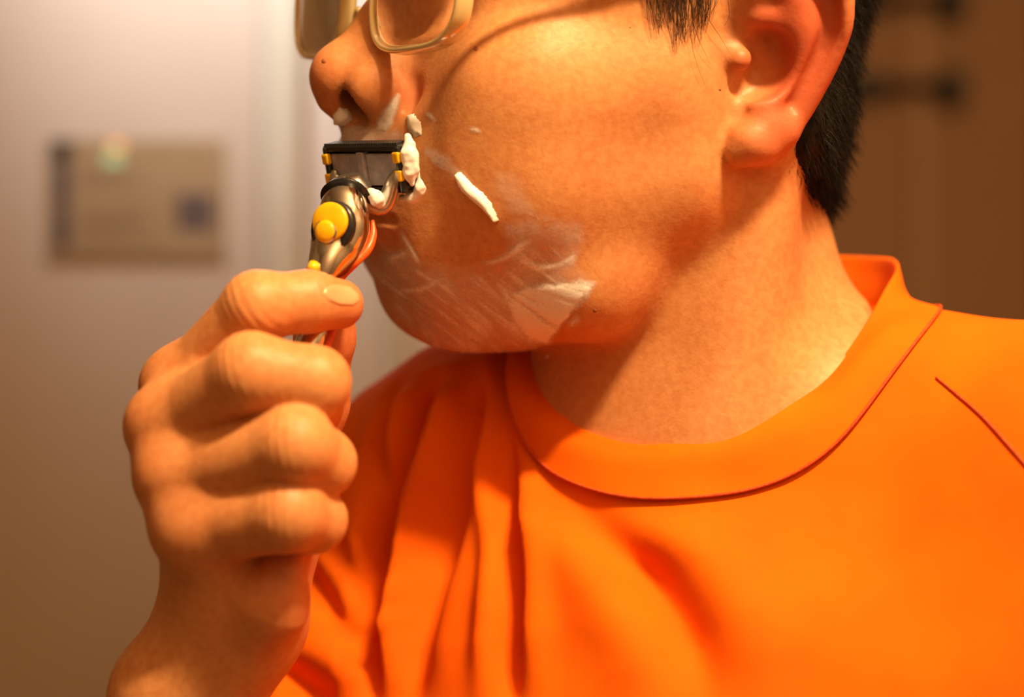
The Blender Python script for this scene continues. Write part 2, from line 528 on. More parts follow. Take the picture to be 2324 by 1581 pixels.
FP = lambda *a: at(*a)
FINGERS = {
 'index':  ([FP(416, 882, -40), FP(585, 695, -58), FP(700, 684, -52), FP(768, 690, -46)], [10.4, 9.8, 8.6, 7.4]),
 'middle': ([FP(388, 972, -55), FP(570, 845, -76), FP(712, 868, -74), FP(716, 930, -48)], [11.0, 10.8, 9.8, 8.0]),
 'ring':   ([FP(410, 1084, -61), FP(668, 1010, -80), FP(728, 1050, -70), FP(690, 1095, -46)], [10.8, 10.8, 9.4, 7.6]),
 'pinky':  ([FP(448, 1196, -64), FP(652, 1165, -78), FP(712, 1180, -68), FP(670, 1215, -48)], [10.8, 10.4, 8.8, 7.0]),
}
WRIST = FP(520, 1415, -42)
def hand_sdf(p):
    pal = None
    for nme, off in (('index', (-4, 8, 10)), ('middle', (-2, 4, 4)), ('ring', (2, 0, 0)), ('pinky', (4, -2, -2))):
        a = FINGERS[nme][0][0]; r = FINGERS[nme][1][0]
        e = rcone(p, a + np.array([2, 1, -2.]), WRIST + np.array(off, float), r, 14)
        pal = e if pal is None else smin(pal, e, 9)
    pal = smin(pal, rcone(p, FP(600, 1190, -40), FP(560, 1370, -36), 16, 17), 10)      # palm
    pal = smin(pal, rcone(p, FP(560, 1010, -30), FP(590, 1200, -34), 12, 16), 10)
    heel = smin(rcone(p, FP(644, 1290, -60), FP(606, 1358, -57), 6.0, 11.5), rcone(p, FP(606, 1358, -57), FP(552, 1425, -47), 11.5, 14.0), 6)
    pal = smin(pal, heel, 1.8)
    # flesh between the first joints of neighbouring fingers
    for t_, rr_ in ((.22, 9.0), (.46, 8.6)):
        C = [FINGERS[n_][0][0]*(1 - t_) + FINGERS[n_][0][1]*t_ + np.array([0, 4.5, 0]) for n_ in ('index', 'middle', 'ring', 'pinky')]
        pal = smin(pal, chain(p, C, [rr_ - 1, rr_, rr_, rr_ - .5], 3), 5)
    d = pal
    # knuckles
    for nme, (P, R) in FINGERS.items():
        f = chain(p, P, R, 3.0)
        f = smin(f, sph(p, P[0] + np.array([-1.5, -.5, 1.5]), R[0] + .3), 6)

        # let the base melt into the palm, keep the far parts apart
        near0 = np.linalg.norm(p - P[0].astype(np.float32), axis=1)
        kk = np.clip(9.0 - 8.0*(near0 - 10)/12, 1.0, 9.0)
        d = smin(d, f, kk)
    th = chain(p, [FP(570, 1230, -20), FP(655, 1090, -8), FP(716, 915, -14), FP(738, 762, -26), FP(748, 722, -30)], [14, 11.5, 9.8, 8.6, 7.0], 4)
    d = smin(d, th, 2.5)
    # wrist and forearm
    fa = rcone(p, WRIST, FP(420, 1585, -36), 17.5, 20)
    fa = smin(fa, rcone(p, FP(420, 1585, -36), ELB, 20, 34), 12)
    d = smin(d, fa, 12)
    return d

def head_bald(p):
    return smin(head_local(w2h(p), False), neck_sdf(p), 10)
def head_full(p):
    d = head_local(w2h(p))
    return smin(d, neck_sdf(p), 10)
def skin_head(p):
    d = head_full(p)
    return smin(d, torso_sdf(p) + 2.0, 16)
# ---------------------------------------------------------------- small numeric helpers
def vnoise(P, seed=0):
    """smooth value noise, P (N,3)"""
    P = np.asarray(P, float); I = np.floor(P).astype(np.int64); f = P - I; f = f*f*(3 - 2*f)
    out = 0
    for c in range(8):
        o = np.array([c & 1, (c >> 1) & 1, c >> 2]); q = I + o
        h = (q[:, 0]*374761393 + q[:, 1]*668265263 + q[:, 2]*2147483647 + seed*974711) & 0xffffffff
        h = ((h ^ (h >> 13))*1274126177) & 0xffffffff
        h = ((h ^ (h >> 16)) & 0xffff)/65535.0
        w = np.prod(np.where(o, f, 1 - f), axis=1)
        out = out + h*w
    return out
def fbm(P, seed=0, n=3):
    P = np.asarray(P, float)
    return sum(vnoise(P*2**i, seed + i)*.5**i for i in range(n))/sum(.5**i for i in range(n))
def seg_dist(P, A):
    """distance of points P to polyline A and the parameter 0..1 along it"""
    A = np.asarray(A, float); best = np.full(len(P), 1e9); par = np.zeros(len(P))
    L = np.concatenate([[0], np.cumsum(np.linalg.norm(np.diff(A, axis=0), axis=1))])
    for i in range(len(A) - 1):
        ab = A[i+1] - A[i]; l2 = max(ab @ ab, 1e-9)
        t = np.clip((P - A[i]) @ ab/l2, 0, 1)
        d = np.linalg.norm(P - A[i] - t[:, None]*ab, axis=1)
        m = d < best; best[m] = d[m]; par[m] = ((L[i] + t*(L[i+1] - L[i]))/L[-1])[m]
    return best, par
def inpoly(x, y, poly):
    poly = np.asarray(poly, float); r = np.zeros(len(x), bool); j = len(poly) - 1
    for i in range(len(poly)):
        xi, yi = poly[i]; xj, yj = poly[j]
        c = ((yi > y) != (yj > y)) & (x < (xj - xi)*(y - yi)/(yj - yi + 1e-12) + xi)
        r ^= c; j = i
    return r
def polydist(x, y, poly):
    """signed pixel distance to a closed outline, positive inside"""
    P = np.stack([x, y], 1); d, _ = seg_dist(P, np.vstack([poly, poly[:1]]))
    return np.where(inpoly(x, y, poly), d, -d)
def set_attr(o, name, arr):
    a = o.data.attributes.new(name, 'FLOAT', 'POINT'); a.data.foreach_set('value', np.asarray(arr, np.float32))
def gauss(P, c, r): return np.exp(-((P - np.asarray(c))**2).sum(1)/(r*r))
def tube(pts, rad, nseg=8, n=None, flat=None, closed=False):
    """swept tube; rad list or value; flat = (direction, scale) squashes the section along a direction"""
    P = catmull(pts, n, closed) if n else np.asarray(pts, float)
    R = np.interp(np.linspace(0, 1, len(P)), np.linspace(0, 1, len(np.atleast_1d(rad))), np.atleast_1d(rad))
    V = []; T = np.gradient(P, axis=0) if not closed else np.roll(P, -1, 0) - np.roll(P, 1, 0)
    T /= np.linalg.norm(T, axis=1, keepdims=True) + 1e-12
    up = np.array([0, 0, 1.]) if abs(T[0, 2]) < .9 else np.array([1., 0, 0])
    u = np.cross(T[0], up); u /= np.linalg.norm(u)
    for i in range(len(P)):
        u = u - T[i]*(u @ T[i]); u /= np.linalg.norm(u); v = np.cross(T[i], u)
        for k in range(nseg):
            a = 2*math.pi*k/nseg; o = (u*math.cos(a) + v*math.sin(a))*R[i]
            if flat is not None:
                fd = np.asarray(flat[0], float); o = o + fd*((o @ fd)*(flat[1] - 1))
            V.append(P[i] + o)
    F = []; m = len(P)
    for i in range(m if closed else m - 1):
        for k in range(nseg):
            a = i*nseg + k; b = i*nseg + (k+1) % nseg; c = ((i+1) % m)*nseg + (k+1) % nseg; d = ((i+1) % m)*nseg + k
            F.append((a, b, c, d))
    if not closed:
        F.append(tuple(range(nseg))[::-1]); F.append(tuple(range((m-1)*nseg, m*nseg)))
    return np.array(V), F
def join(parts):
    V = []; F = []; n = 0
    for v, f in parts:
        V.append(np.asarray(v)); F += [tuple(int(i) + n for i in q) for q in f]; n += len(v)
    return np.vstack(V), F

# ---------------------------------------------------------------- skin
M_skin = mat('skin', (.62, .33, .19), .48, Specular_IOR_Level=.38, Subsurface_Weight=.22, Subsurface_Scale=.0035)
def skin_nodes(m):
    nt, N, Lk, b = nodes(m)
    b.inputs['Subsurface Radius'].default_value = (1.0, .35, .16)
    tc = N.new('ShaderNodeTexCoord')
    def noise(scale, det=3):
        n = N.new('ShaderNodeTexNoise'); n.inputs['Scale'].default_value = scale; n.inputs['Detail'].default_value = det
        Lk.new(tc.outputs['Object'], n.inputs['Vector']); return n.outputs['Fac']
    def ramp(f, p0, c0, p1, c1):
        r = N.new('ShaderNodeValToRGB'); e = r.color_ramp.elements
        e[0].position = p0; e[0].color = (*c0, 1); e[1].position = p1; e[1].color = (*c1, 1)
        Lk.new(f, r.inputs['Fac']); return r.outputs['Color']
    def mix(f, a, bb, mode='MIX'):
        n = N.new('ShaderNodeMix'); n.data_type = 'RGBA'; n.blend_type = mode
        if hasattr(f, 'node'): Lk.new(f, n.inputs[0])
        else: n.inputs[0].default_value = f
        for s, i in ((a, 6), (bb, 7)):
            if hasattr(s, 'node'): Lk.new(s, n.inputs[i])
            else: n.inputs[i].default_value = (*s, 1)
        return n.outputs[2]
    def attr(n_):
        a = N.new('ShaderNodeAttribute'); a.attribute_name = n_; return a.outputs['Fac']
    def math_(op, a, c):
        n = N.new('ShaderNodeMath'); n.operation = op
        for s, i in ((a, 0), (c, 1)):
            if hasattr(s, 'node'): Lk.new(s, n.inputs[i])
            else: n.inputs[i].default_value = s
        return n.outputs[0]
    col = ramp(noise(55, 4), .32, (.60, .245, .088), .68, (.70, .325, .130))
    col = mix(.45, col, ramp(noise(420, 3), .35, (.56, .205, .068), .62, (.70, .335, .140)))
    col = mix(attr('red'), col, (.56, .125, .055))
    vo = N.new('ShaderNodeTexVoronoi'); vo.inputs['Scale'].default_value = 620
    Lk.new(tc.outputs['Object'], vo.inputs['Vector'])
    dot = ramp(vo.outputs['Distance'], .12, (1, 1, 1), .34, (0, 0, 0))
    sf = math_('MULTIPLY', attr('stubble'), dot)
    col = mix(math_('MULTIPLY', sf, .75), col, (.05, .03, .02))
    col = mix(math_('MULTIPLY', attr('stubble'), .25), col, (.20, .12, .09))
    col = mix(attr('inner'), col, (.05, .014, .008))  # painted darkness of the nostril hollows, mixed into the skin colour
    Lk.new(col, b.inputs['Base Color'])
    bp = N.new('ShaderNodeBump'); bp.inputs['Strength'].default_value = .16; bp.inputs['Distance'].default_value = .0005
    h = math_('ADD', noise(900, 2), math_('MULTIPLY', noise(420, 3), .8))
    Lk.new(h, bp.inputs['Height']); Lk.new(bp.outputs['Normal'], b.inputs['Normal'])
skin_nodes(M_skin)

QUICK = float(os.environ.get('QUICK', '1'))
import time as _t
t0 = _t.time()
hv, hf = mesh_sdf(skin_head, (-95, -95, -75), (190, 190, 235), 1.25*QUICK)
av, af = mesh_sdf(hand_sdf, (-200, -120, -250), (-30, 60, 40), .9*QUICK)
# skin creases over the finger joints
_g, _d = grad(hand_sdf, av, .8); _g /= np.linalg.norm(_g, axis=1, keepdims=True) + 1e-9
for nm, (P, R) in FINGERS.items():
    for j, amp, wd in ((1, .15, 5.0), (2, .10, 3.0)):
        axd = P[j+1] - P[j-1]; axd = axd/np.linalg.norm(axd)
        rel_ = av - P[j]; tt_ = rel_ @ axd + .8*vnoise(av*.25, 3)
        mid = P[j-1]*.5 + P[j+1]*.5; dors = P[j] - mid; dors = dors/np.linalg.norm(dors) + np.array([0, -.8, 0]); dors /= np.linalg.norm(dors)
        m_ = np.exp(-(tt_/wd)**2)*np.exp(-(((np.linalg.norm(rel_, axis=1)) - R[j])/6)**2)*np.clip((_g @ dors - .1)*2, 0, 1)
        av = av + _g*((amp*np.cos(tt_*2*np.pi/2.6) + amp*.6)*m_)[:, None]
def under_sdf(p):                                          # torso and upper arm under the shirt, down to the hips
    d = smin(torso_sdf(p) + 14, arm_sdf(p) + 8, 22)
    d = smin(d, rcone(p, ELB, FP(428, 1585, -36), 34, 20), 15)
    return d
# skin under the collar sinks away from the cloth
_z = np.interp(np.arctan2((hv - NB) @ TL, (hv - NB) @ TF), np.radians([-180, -90, -60, -30, 0, 30, 60, 90, 180]), [36, 17, -10, -26, -32, -26, -10, 20, 36])
_g, _d = grad(skin_head, hv, 1.0); _g /= np.linalg.norm(_g, axis=1, keepdims=True) + 1e-9
_r = np.linalg.norm((hv - NB)[:, :2], axis=1)
hv = hv - _g*np.clip((_z - 7 - hv[:, 2])*.9, 0, 15)[:, None]*(hv[:, 2] < 60)[:, None]
uv_, uf_ = mesh_sdf(under_sdf, (-220, -160, -480), (340, 260, 40), 6)
cz = uv_[uf_].mean(1)
BV = np.vstack([hv, av, uv_]); BF = np.vstack([hf, af + len(hv), uf_ + len(hv) + len(av)])
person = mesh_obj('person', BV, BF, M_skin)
tag(person, 'person in orange t-shirt with glasses, shaving the upper lip with one hand', 'person')
q = w2h(BV.astype(np.float32)).astype(float)
qs = q.copy(); qs[:, 1] = np.abs(qs[:, 1])
red = 1.15*np.clip(1.35 - np.linalg.norm((qs - EAR_C - np.array([0, 4, 0]))/np.array([24, 14, 34]), axis=1), 0, 1)
red *= np.clip((qs[:, 1] - 62)/12, .1, 1)
red += .35*gauss(qs, (112, 0, -22), 14) + .5*gauss(qs, (90, 20, -22), 9) + .75*gauss(qs, (98, 8, -62), 15)
red += .30*fbm(BV*.045, 5) - .12
hm = np.zeros(len(BV)); hm[len(hv):len(hv)+len(av)] = 1
for nm, (P, R) in FINGERS.items():
    red += .35*gauss(BV, P[0] + np.array([-3, -4, 4]), 9) + .22*gauss(BV, P[1], 9) + .35*gauss(BV, P[3], 12)*hm
red += hm*.5*gauss(BV, FP(760, 800, -20), 25) + hm*.45*gauss(BV, FP(640, 1330, -50), 18)
set_attr(person, 'red', np.clip(red, 0, 1))
set_attr(person, 'inner', np.clip(1.6*gauss(qs, (102.8, 8.4, -25.5), 6.0) - .15, 0, 1))   # nostril shade painted in as near-black skin colour
px, py = pix(BV)
st = np.exp(-(((q[:, 0] - 70)/34)**2 + ((q[:, 2] + 88)/22)**2 + (q[:, 1]/50)**2)) + .8*np.exp(-(((q[:, 0] - 102)/10)**2 + ((q[:, 2] + 43)/6)**2 + (q[:, 1]/22)**2))
set_attr(person, 'stubble', np.clip(st, 0, 1)*(1 - hm)*np.where(q[:, 2] > -104, 1, 0))
print('body', len(BV), _t.time() - t0)

# surface helpers
def shell(fn, px, py, off=0.0, y0=-200):
    P = ray_hit(fn, px, py, y0); n, _ = grad(fn, P, .6)
    n /= np.linalg.norm(n, axis=1, keepdims=True)
    return P + n*off, n

def patch(fn, poly, off, step=4, dome=0.0, thick=None):
    """a thin raised plate following the surface inside a pixel outline"""
    poly = np.asarray(poly, float); lo = poly.min(0) - 3*step; hi = poly.max(0) + 3*step
    gx = np.arange(lo[0], hi[0] + step, step); gy = np.arange(lo[1], hi[1] + step, step)
    X, Y = np.meshgrid(gx, gy); d = polydist(X.ravel(), Y.ravel(), poly)
    P, n = shell(fn, X.ravel(), Y.ravel())
    u_ = np.clip((d + step)/(2*step), 0, 1); u_ = u_*u_*(3 - 2*u_)
    t = -.3 + (off + .3)*u_ + dome*np.clip(d/(.5*max(d.max(), 1e-6)), 0, 1)
    V = P + n*t[:, None]
    F = []; w = len(gx)
    ok = d > -step*2
    for j in range(len(gy) - 1):
        for i in range(w - 1):
            a = j*w + i
            if ok[a] and ok[a+1] and ok[a+w] and ok[a+w+1]: F.append((a, a+w, a+w+1, a+1))
    used = sorted({i for f in F for i in f}); mp = {u: k for k, u in enumerate(used)}
    return V[used], [tuple(mp[i] for i in f) for f in F]

M_nail = mat('fingernail', (.70, .36, .19), .25)
add_noise_color(M_nail, (.68, .34, .175), (.74, .40, .215), 200, 2)
v, f = patch(hand_sdf, [(738, 652), (765, 645), (795, 652), (815, 668), (816, 684), (800, 694), (770, 692), (745, 682), (733, 666)], .35, 3)
mesh_obj('fingernail', v, f, M_nail, person)

M_mole = mat('mole', (.16, .05, .03), .5)
add_noise_color(M_mole, (.30, .085, .035), (.38, .12, .05), 800, 2)
for (mx, my, mr) in ((1080, 110, 6), (735, 138, 6), (1350, 705, 5), (1634, 203, 4), (1430, 62, 3)):
    a = np.linspace(0, 2*np.pi, 10, endpoint=False)
    v, f = patch(head_full, np.stack([mx + mr*np.cos(a), my + mr*np.sin(a)], 1), .10, 2, .06)
    mesh_obj('mole', v, f, M_mole, person)

# eyes behind the glasses
M_eye = mat('eye', (.75, .70, .64), .15)
add_noise_color(M_eye, (.72, .66, .60), (.78, .73, .68), 90, 2)
M_iris = mat('iris', (.03, .015, .008), .1)
add_noise_color(M_iris, (.02, .01, .005), (.05, .025, .012), 900, 2)
for s in (1, -1):
    bm = bmesh.new(); bmesh.ops.create_uvsphere(bm, u_segments=24, v_segments=16, radius=.0122)
    bmesh.ops.translate(bm, verts=bm.verts, vec=Vector(W(h2w((78.5, 31*s, 15)))))
    e = bm_obj('eye', bm, M_eye, person, True)
    bm = bmesh.new(); bmesh.ops.create_uvsphere(bm, u_segments=20, v_segments=12, radius=.0058)
    bmesh.ops.translate(bm, verts=bm.verts, vec=Vector(W(h2w((85.6, 31*s, 14.5)))))
    bm_obj('iris', bm, M_iris, e, True)
# ---------------------------------------------------------------- orange t-shirt
M_shirt = mat('orange_jersey', (.86, .17, .008), .8, Specular_IOR_Level=.12)
def knit(m, c1, c2):
    nt, N, Lk, b = nodes(m)
    add_noise_color(m, c1, c2, 24, 3)
    tc = N.new('ShaderNodeTexCoord')
    wv = N.new('ShaderNodeTexWave'); wv.inputs['Scale'].default_value = 620; wv.inputs['Distortion'].default_value = 1.2; wv.inputs['Detail Scale'].default_value = 3
    Lk.new(tc.outputs['Object'], wv.inputs['Vector'])
    bp = N.new('ShaderNodeBump'); bp.inputs['Strength'].default_value = .07; bp.inputs['Distance'].default_value = .0004
    Lk.new(wv.outputs['Fac'], bp.inputs['Height']); Lk.new(bp.outputs['Normal'], b.inputs['Normal'])
knit(M_shirt, (.82, .125, .002), (.90, .158, .003))
M_collar = mat('orange_rib', (.86, .17, .008), .8, Specular_IOR_Level=.12)
knit(M_collar, (.84, .132, .002), (.92, .168, .003))
M_seam = mat('orange_thread', (.60, .07, .004), .8)
add_noise_color(M_seam, (.50, .05, .003), (.66, .09, .005), 900, 2)

def shirt_sdf(p):
    d = torso_sdf(p) - 3.5
    d = smin(d, rcone(p, tpt(0, -10, -300), tpt(0, -10, -560), 122, 126), 40)
    d = smin(d, arm_sdf(p) - 5, 24)
    return smin(d, rcone(p, SHL, SHL + np.array([95, -25, -230.]), 52, 46), 60)

# collar ring: angle from the front of the neck towards the person's left
PH = np.radians([-180, -120, -90, -60, -30, 0, 30, 60, 90, 120, 180])
ZI = np.array([34, 29, 17, -10, -26, -32, -26, -10, 21, 30, 34.])
RI = np.array([60, 60, 59, 58, 58, 58, 58, 58, 60, 60, 60.])
def ring_in(ph): return np.interp(ph, PH, RI), np.interp(ph, PH, ZI)
NPH = 144
ph = np.linspace(-np.pi, np.pi, NPH, endpoint=False)
def smooth_c(a, n=6):
    for _ in range(n): a = (np.roll(a, 1) + 2*a + np.roll(a, -1))/4
    return a
ri, zi = ring_in(ph); ri = smooth_c(ri, 10); zi = smooth_c(zi, 10)
dirs = np.sin(ph)[:, None]*TL + np.cos(ph)[:, None]*TF
INR = NB*np.array([1, 1, 0]) + dirs*ri[:, None] + zi[:, None]*TU
n_, d_ = grad(torso_sdf, INR, 1.0)
# walk outwards and down over the shirt surface to find the band's lower edge
OUT = INR.copy()
rows = [INR.copy()]
for k in range(6):
    OUT = OUT + dirs*1.9 - TU*(2.2)
    for _ in range(3):
        g_, d_ = grad(shirt_sdf, OUT, 1.0)
        g_ /= np.linalg.norm(g_, axis=1, keepdims=True)
        OUT = OUT - g_*((d_ - .6)*(k+1)/6*.9)[:, None]
    # keep the step length constant
    stp = OUT - rows[-1]; OUT = rows[-1] + stp/np.linalg.norm(stp, axis=1, keepdims=True)*(2.85 + 1.2*np.exp(-((ph - 1.1)/.75)**2))[:, None]
    for ax in range(3): OUT[:, ax] = smooth_c(OUT[:, ax], 2)
    rows.append(OUT.copy())
ro = np.linalg.norm((OUT - NB)[:, :2], axis=1)
ang = np.arctan2((OUT - NB) @ TL, (OUT - NB) @ TF)
od = np.argsort(ang); AO, RO, ZO = ang[od], ro[od], OUT[od, 2]

sv, sf = mesh_sdf(shirt_sdf, (-220, -170, -560), (380, 250, 130), 2.6*QUICK)
rel = sv - NB
a_ = np.arctan2(rel @ TL, rel @ TF); r_ = np.linalg.norm(rel[:, :2], axis=1)
rO = np.interp(a_, AO, RO, period=2*np.pi); zO = np.interp(a_, AO, ZO, period=2*np.pi)
inside = (r_ < rO - 4.0) & (sv[:, 2] > zO - 30)
# folds: valleys given as lines over the cloth
FOLDS = [
 ([(1155, 800), (1148, 930), (1158, 1080), (1168, 1220), (1160, 1400), (1150, 1600)], 9.0, 4.2),
 ([(1085, 860), (1075, 960), (1042, 1130), (1000, 1290), (955, 1460), (930, 1600)], 6.5, 6.5),
 ([(990, 870), (935, 1000), (895, 1150), (868, 1300), (858, 1420), (852, 1600)], 8.5, 4.4),
 ([(890, 900), (868, 1050), (862, 1200), (866, 1320)], 4.5, 5.0),
 ([(1195, 880), (1240, 1020), (1330, 1150), (1440, 1270), (1540, 1410), (1620, 1600)], 6.5, 7.5),
 ([(760, 1220), (810, 1320), (852, 1430)], 4.0, 5.0),
 ([(690, 1280), (770, 1400), (846, 1530)], 4.5, 5.0),
 ([(620, 1500), (680, 1545), (760, 1600)], 5.0, 5.0),
 ([(1252, 960), (1300, 1050), (1380, 1120), (1480, 1150), (1600, 1140)], 3.0, 4.5),
 ([(820, 1440), (850, 1450), (880, 1490)], 3.0, 4.0),
]
g_, _d = grad(shirt_sdf, sv, 1.5); g_ /= np.linalg.norm(g_, axis=1, keepdims=True) + 1e-9
disp = np.zeros(len(sv))
for pts, A, w in FOLDS:
    c2 = catmull(np.array(pts, float), 26)
    c3, _n = shell(shirt_sdf, c2[:, 0], c2[:, 1])
    dd, t = seg_dist(sv, c3)
    # only the cloth on the same side, tapering at both ends
    A, w = A*1.3, w*.88
    tp = np.clip(np.minimum(t/.10 + .25, (1 - t)/.18 + .15), 0, 1)
    wv = w*(.85 + .5*t)
    disp += -A*np.exp(-(dd/wv)**2)*tp + .42*A*np.exp(-((dd - 2.1*wv)/(1.3*wv))**2)*tp
disp *= np.clip((r_ - rO + 1)/9, 0, 1)
disp += 1.6*(fbm(sv*np.array([.016, .016, .008]), 3) - .5)
sv = sv + g_*disp[:, None]
keep = ~inside[sf].any(1)
t_shirt = mesh_obj('t_shirt', sv, sf[keep], M_shirt, person)
t_shirt['label'] = 'bright orange jersey t-shirt with gathered folds'
md = t_shirt.modifiers.new('cloth', 'SOLIDIFY'); md.thickness = .0012; md.offset = -1

# collar band: outer skin, rolled top edge, inner skin
def band(rows, th):
    outer = [r.copy() for r in rows]
    prof = []
    for i, r in enumerate(outer):
        g2, _ = grad(shirt_sdf, r, 1.0)
        nrm = dirs*.6 + g2/np.linalg.norm(g2, axis=1, keepdims=True)*.8
        nrm /= np.linalg.norm(nrm, axis=1, keepdims=True)
        b = math.sin(math.pi*min(1, i/6*.9 + .1))
        prof.append((r, nrm, b))
    seq = []
    for r, nrm, b in prof[::-1]: seq.append(r + nrm*(th*.35 + b*1.0))
    r, nrm, b = prof[0]
    seq.append(r + nrm*.2 + TU*.9); seq.append(r - nrm*.8 + TU*.9)
    for r, nrm, b in prof: seq.append(r - nrm*(th*.9 - b*.6))
    return seq
seq = band(rows, 1.6)
V = np.vstack(seq); m = NPH; F = []
for i in range(len(seq) - 1):
    for k in range(m):
        F.append((i*m + k, i*m + (k+1) % m, (i+1)*m + (k+1) % m, (i+1)*m + k))
collar = mesh_obj('collar', V, F, M_collar, t_shirt)
# seam under the collar and the sleeve seam on the shoulder
g2, d2 = grad(shirt_sdf, OUT, 1.0); g2 /= np.linalg.norm(g2, axis=1, keepdims=True)
v, f = tube(OUT + g2*.9, .55, 6, closed=True)
mesh_obj('collar_seam', v, f, M_seam, t_shirt)
for pts in ([(2125, 858), (2165, 890), (2230, 945), (2290, 1010), (2360, 1090)],):
    c2 = catmull(np.array(pts, float), 30); c3, n3 = shell(shirt_sdf, c2[:, 0], c2[:, 1], .6)
    v, f = tube(c3, [.3, .6, .6], 6); mesh_obj('sleeve_seam', v, f, M_seam, t_shirt)
print('shirt', len(sv), _t.time() - t0)
# ---------------------------------------------------------------- hair
M_hair = mat('black_hair', (.010, .007, .005), .6, Specular_IOR_Level=.2)
add_noise_color(M_hair, (.005, .0035, .003), (.014, .009, .006), 400, 3)
HP = np.array([(75, 130), (72, 82), (62, 55), (46, 36), (30, 30), (12, 34), (0, 52), (-10, 48), (-14, 30), (-15, 0), (-19, -24), (-34, -33), (-58, -41), (-80, -46), (-140, -44), (-140, 160)], float)
def hair_sdf(p):
    q = w2h(p); d = head_bald(p)
    di = polydist(q[:, 0].astype(float), q[:, 2].astype(float), HP)
    th = np.clip(di*np.where(q[:, 0] > -5, .22, .55), -3, 5.0)
    th = th + np.where(di > 0, 1.6*(vnoise(q*np.array([.30, .30, .16]), 11) - .5), 0)
    return np.maximum(d - th, -d - 6)
rv, rf = mesh_sdf(hair_sdf, (-95, -110, 30), (190, 190, 235), 2.2, newton=0, slack=2.4)
rq = w2h(rv.astype(np.float32)).astype(float)
di = polydist(rq[:, 0], rq[:, 2], HP)
dh = head_bald(rv.astype(np.float32))
kp = (di[rf] > -.5).all(1) & (dh[rf] > -.5).any(1)
rf = rf[kp]
rng = np.random.default_rng(4)
def strands(root, d0, d1, length, rad, nst=4):
    """tapered three-sided hairs: root (N,3), start and end directions"""
    N = len(root); ts = np.linspace(0, 1, nst)
    P = np.zeros((N, nst, 3)); P[:, 0] = root
    for i in range(1, nst):
        t = ts[i] - .5/(nst - 1)
        d = d0*(1 - t) + d1*t; d /= np.linalg.norm(d, axis=1, keepdims=True)
        P[:, i] = P[:, i-1] + d*(length/(nst - 1))[:, None]
    T = P[:, 1] - P[:, 0]; T /= np.linalg.norm(T, axis=1, keepdims=True)
    u = np.cross(T, rng.normal(size=(N, 3))); u /= np.linalg.norm(u, axis=1, keepdims=True); v = np.cross(T, u)
    V = np.zeros((N, nst, 3, 3))
    for i in range(nst):
        r = rad*(1 - .88*ts[i])
        for k in range(3):
            a = 2*np.pi*k/3; V[:, i, k] = P[:, i] + (u*np.cos(a) + v*np.sin(a))*r[:, None]
    idx = np.arange(N*nst*3).reshape(N, nst, 3)
    F = [np.stack([idx[:, i, k], idx[:, i, (k+1) % 3], idx[:, i+1, (k+1) % 3], idx[:, i+1, k]], 1) for i in range(nst-1) for k in range(3)]
    return V.reshape(-1, 3), np.concatenate(F)
hn, _ = grad(head_bald, rv, 1.5); hn /= np.linalg.norm(hn, axis=1, keepdims=True)
vis = np.unique(rf)
rpx, rpy = pix(rv)
sel = vis[(rq[vis, 1] > -25) & (rpx[vis] > 1560) & (rq[vis, 2] < 60)]
pick = rng.choice(sel, 6500)
edge = np.clip(1 - di[pick]/10, 0, 1)
dn = -HR[:, 2]; bk = -HR[:, 0]
d0 = hn[pick]*(.55 - .3*edge)[:, None] + dn*.7 + bk*.35 + rng.normal(size=(len(pick), 3))*.22
d1 = hn[pick]*(.25)+ dn*1.0 + bk*.2 + rng.normal(size=(len(pick), 3))*.3
s_v, s_f = strands(rv[pick] - hn[pick]*1.0, d0, d1, rng.uniform(5, 11, len(pick))*(1 - .35*edge), rng.uniform(.12, .26, len(pick)))
HV = np.vstack([rv, s_v]); HF = np.vstack([rf, s_f + len(rv)])
hair = mesh_obj('hair', HV, HF, M_hair, person)
hair['label'] = 'short black hair behind the ear and at the nape'
# loose wisps of the sideburn lying on the cheek
M_wisp = mat('dark_sideburn_hair', (.030, .014, .008), .4)
add_noise_color(M_wisp, (.018, .009, .006), (.05, .024, .012), 500, 3)
WS = []
def wisp(x0, y0, x1, y1, bend, r): WS.append((x0, y0, x1, y1, bend, r))
clus = [(1488, 95, 14), (1500, 70, 14), (1530, 132, 18), (1545, 110, 16), (1560, 100, 16), (1574, 112, 12), (1588, 95, 12), (1520, 60, 20), (1600, 70, 16)]
for cx, cy, n in clus:
    for i in range(n):
        x1 = cx + rng.normal()*7; y1 = cy - abs(rng.normal())*26
        x0 = cx + (cx - 1545)*.12 + rng.normal()*20; y0 = -70 + rng.normal()*16
        wisp(x0, y0, x1, y1, rng.normal()*8, rng.uniform(.07, .14))
for w_ in ((1590, -20, 1600, 200, -32), (1588, 0, 1668, 132, -12), (1625, -40, 1640, 60, 20), (1570, 10, 1608, 145, -14), (1465, -40, 1478, 40, -6)):
    wisp(*w_, .09)
WS = np.array(WS); tt = np.linspace(0, 1, 9)
wxp = WS[:, :1] + (WS[:, 2:3] - WS[:, :1])*tt + WS[:, 4:5]*np.sin(tt*np.pi); wyp = WS[:, 1:2] + (WS[:, 3:4] - WS[:, 1:2])*tt
wP, wN = shell(head_full, wxp.ravel(), wyp.ravel())
wP = wP + wN*np.tile(.25 + 1.8*np.sin(tt*np.pi*.9), len(WS))[:, None]
parts = [tube(wP.reshape(len(WS), 9, 3)[i], [WS[i, 5], WS[i, 5]*.8, WS[i, 5]*.25], 4) for i in range(len(WS))]
v, f = join(parts)
sb = mesh_obj('sideburn', v, f, M_wisp, person)
sb['label'] = 'sparse dark sideburn hairs on the cheek'
print('hair', len(HV), _t.time() - t0)
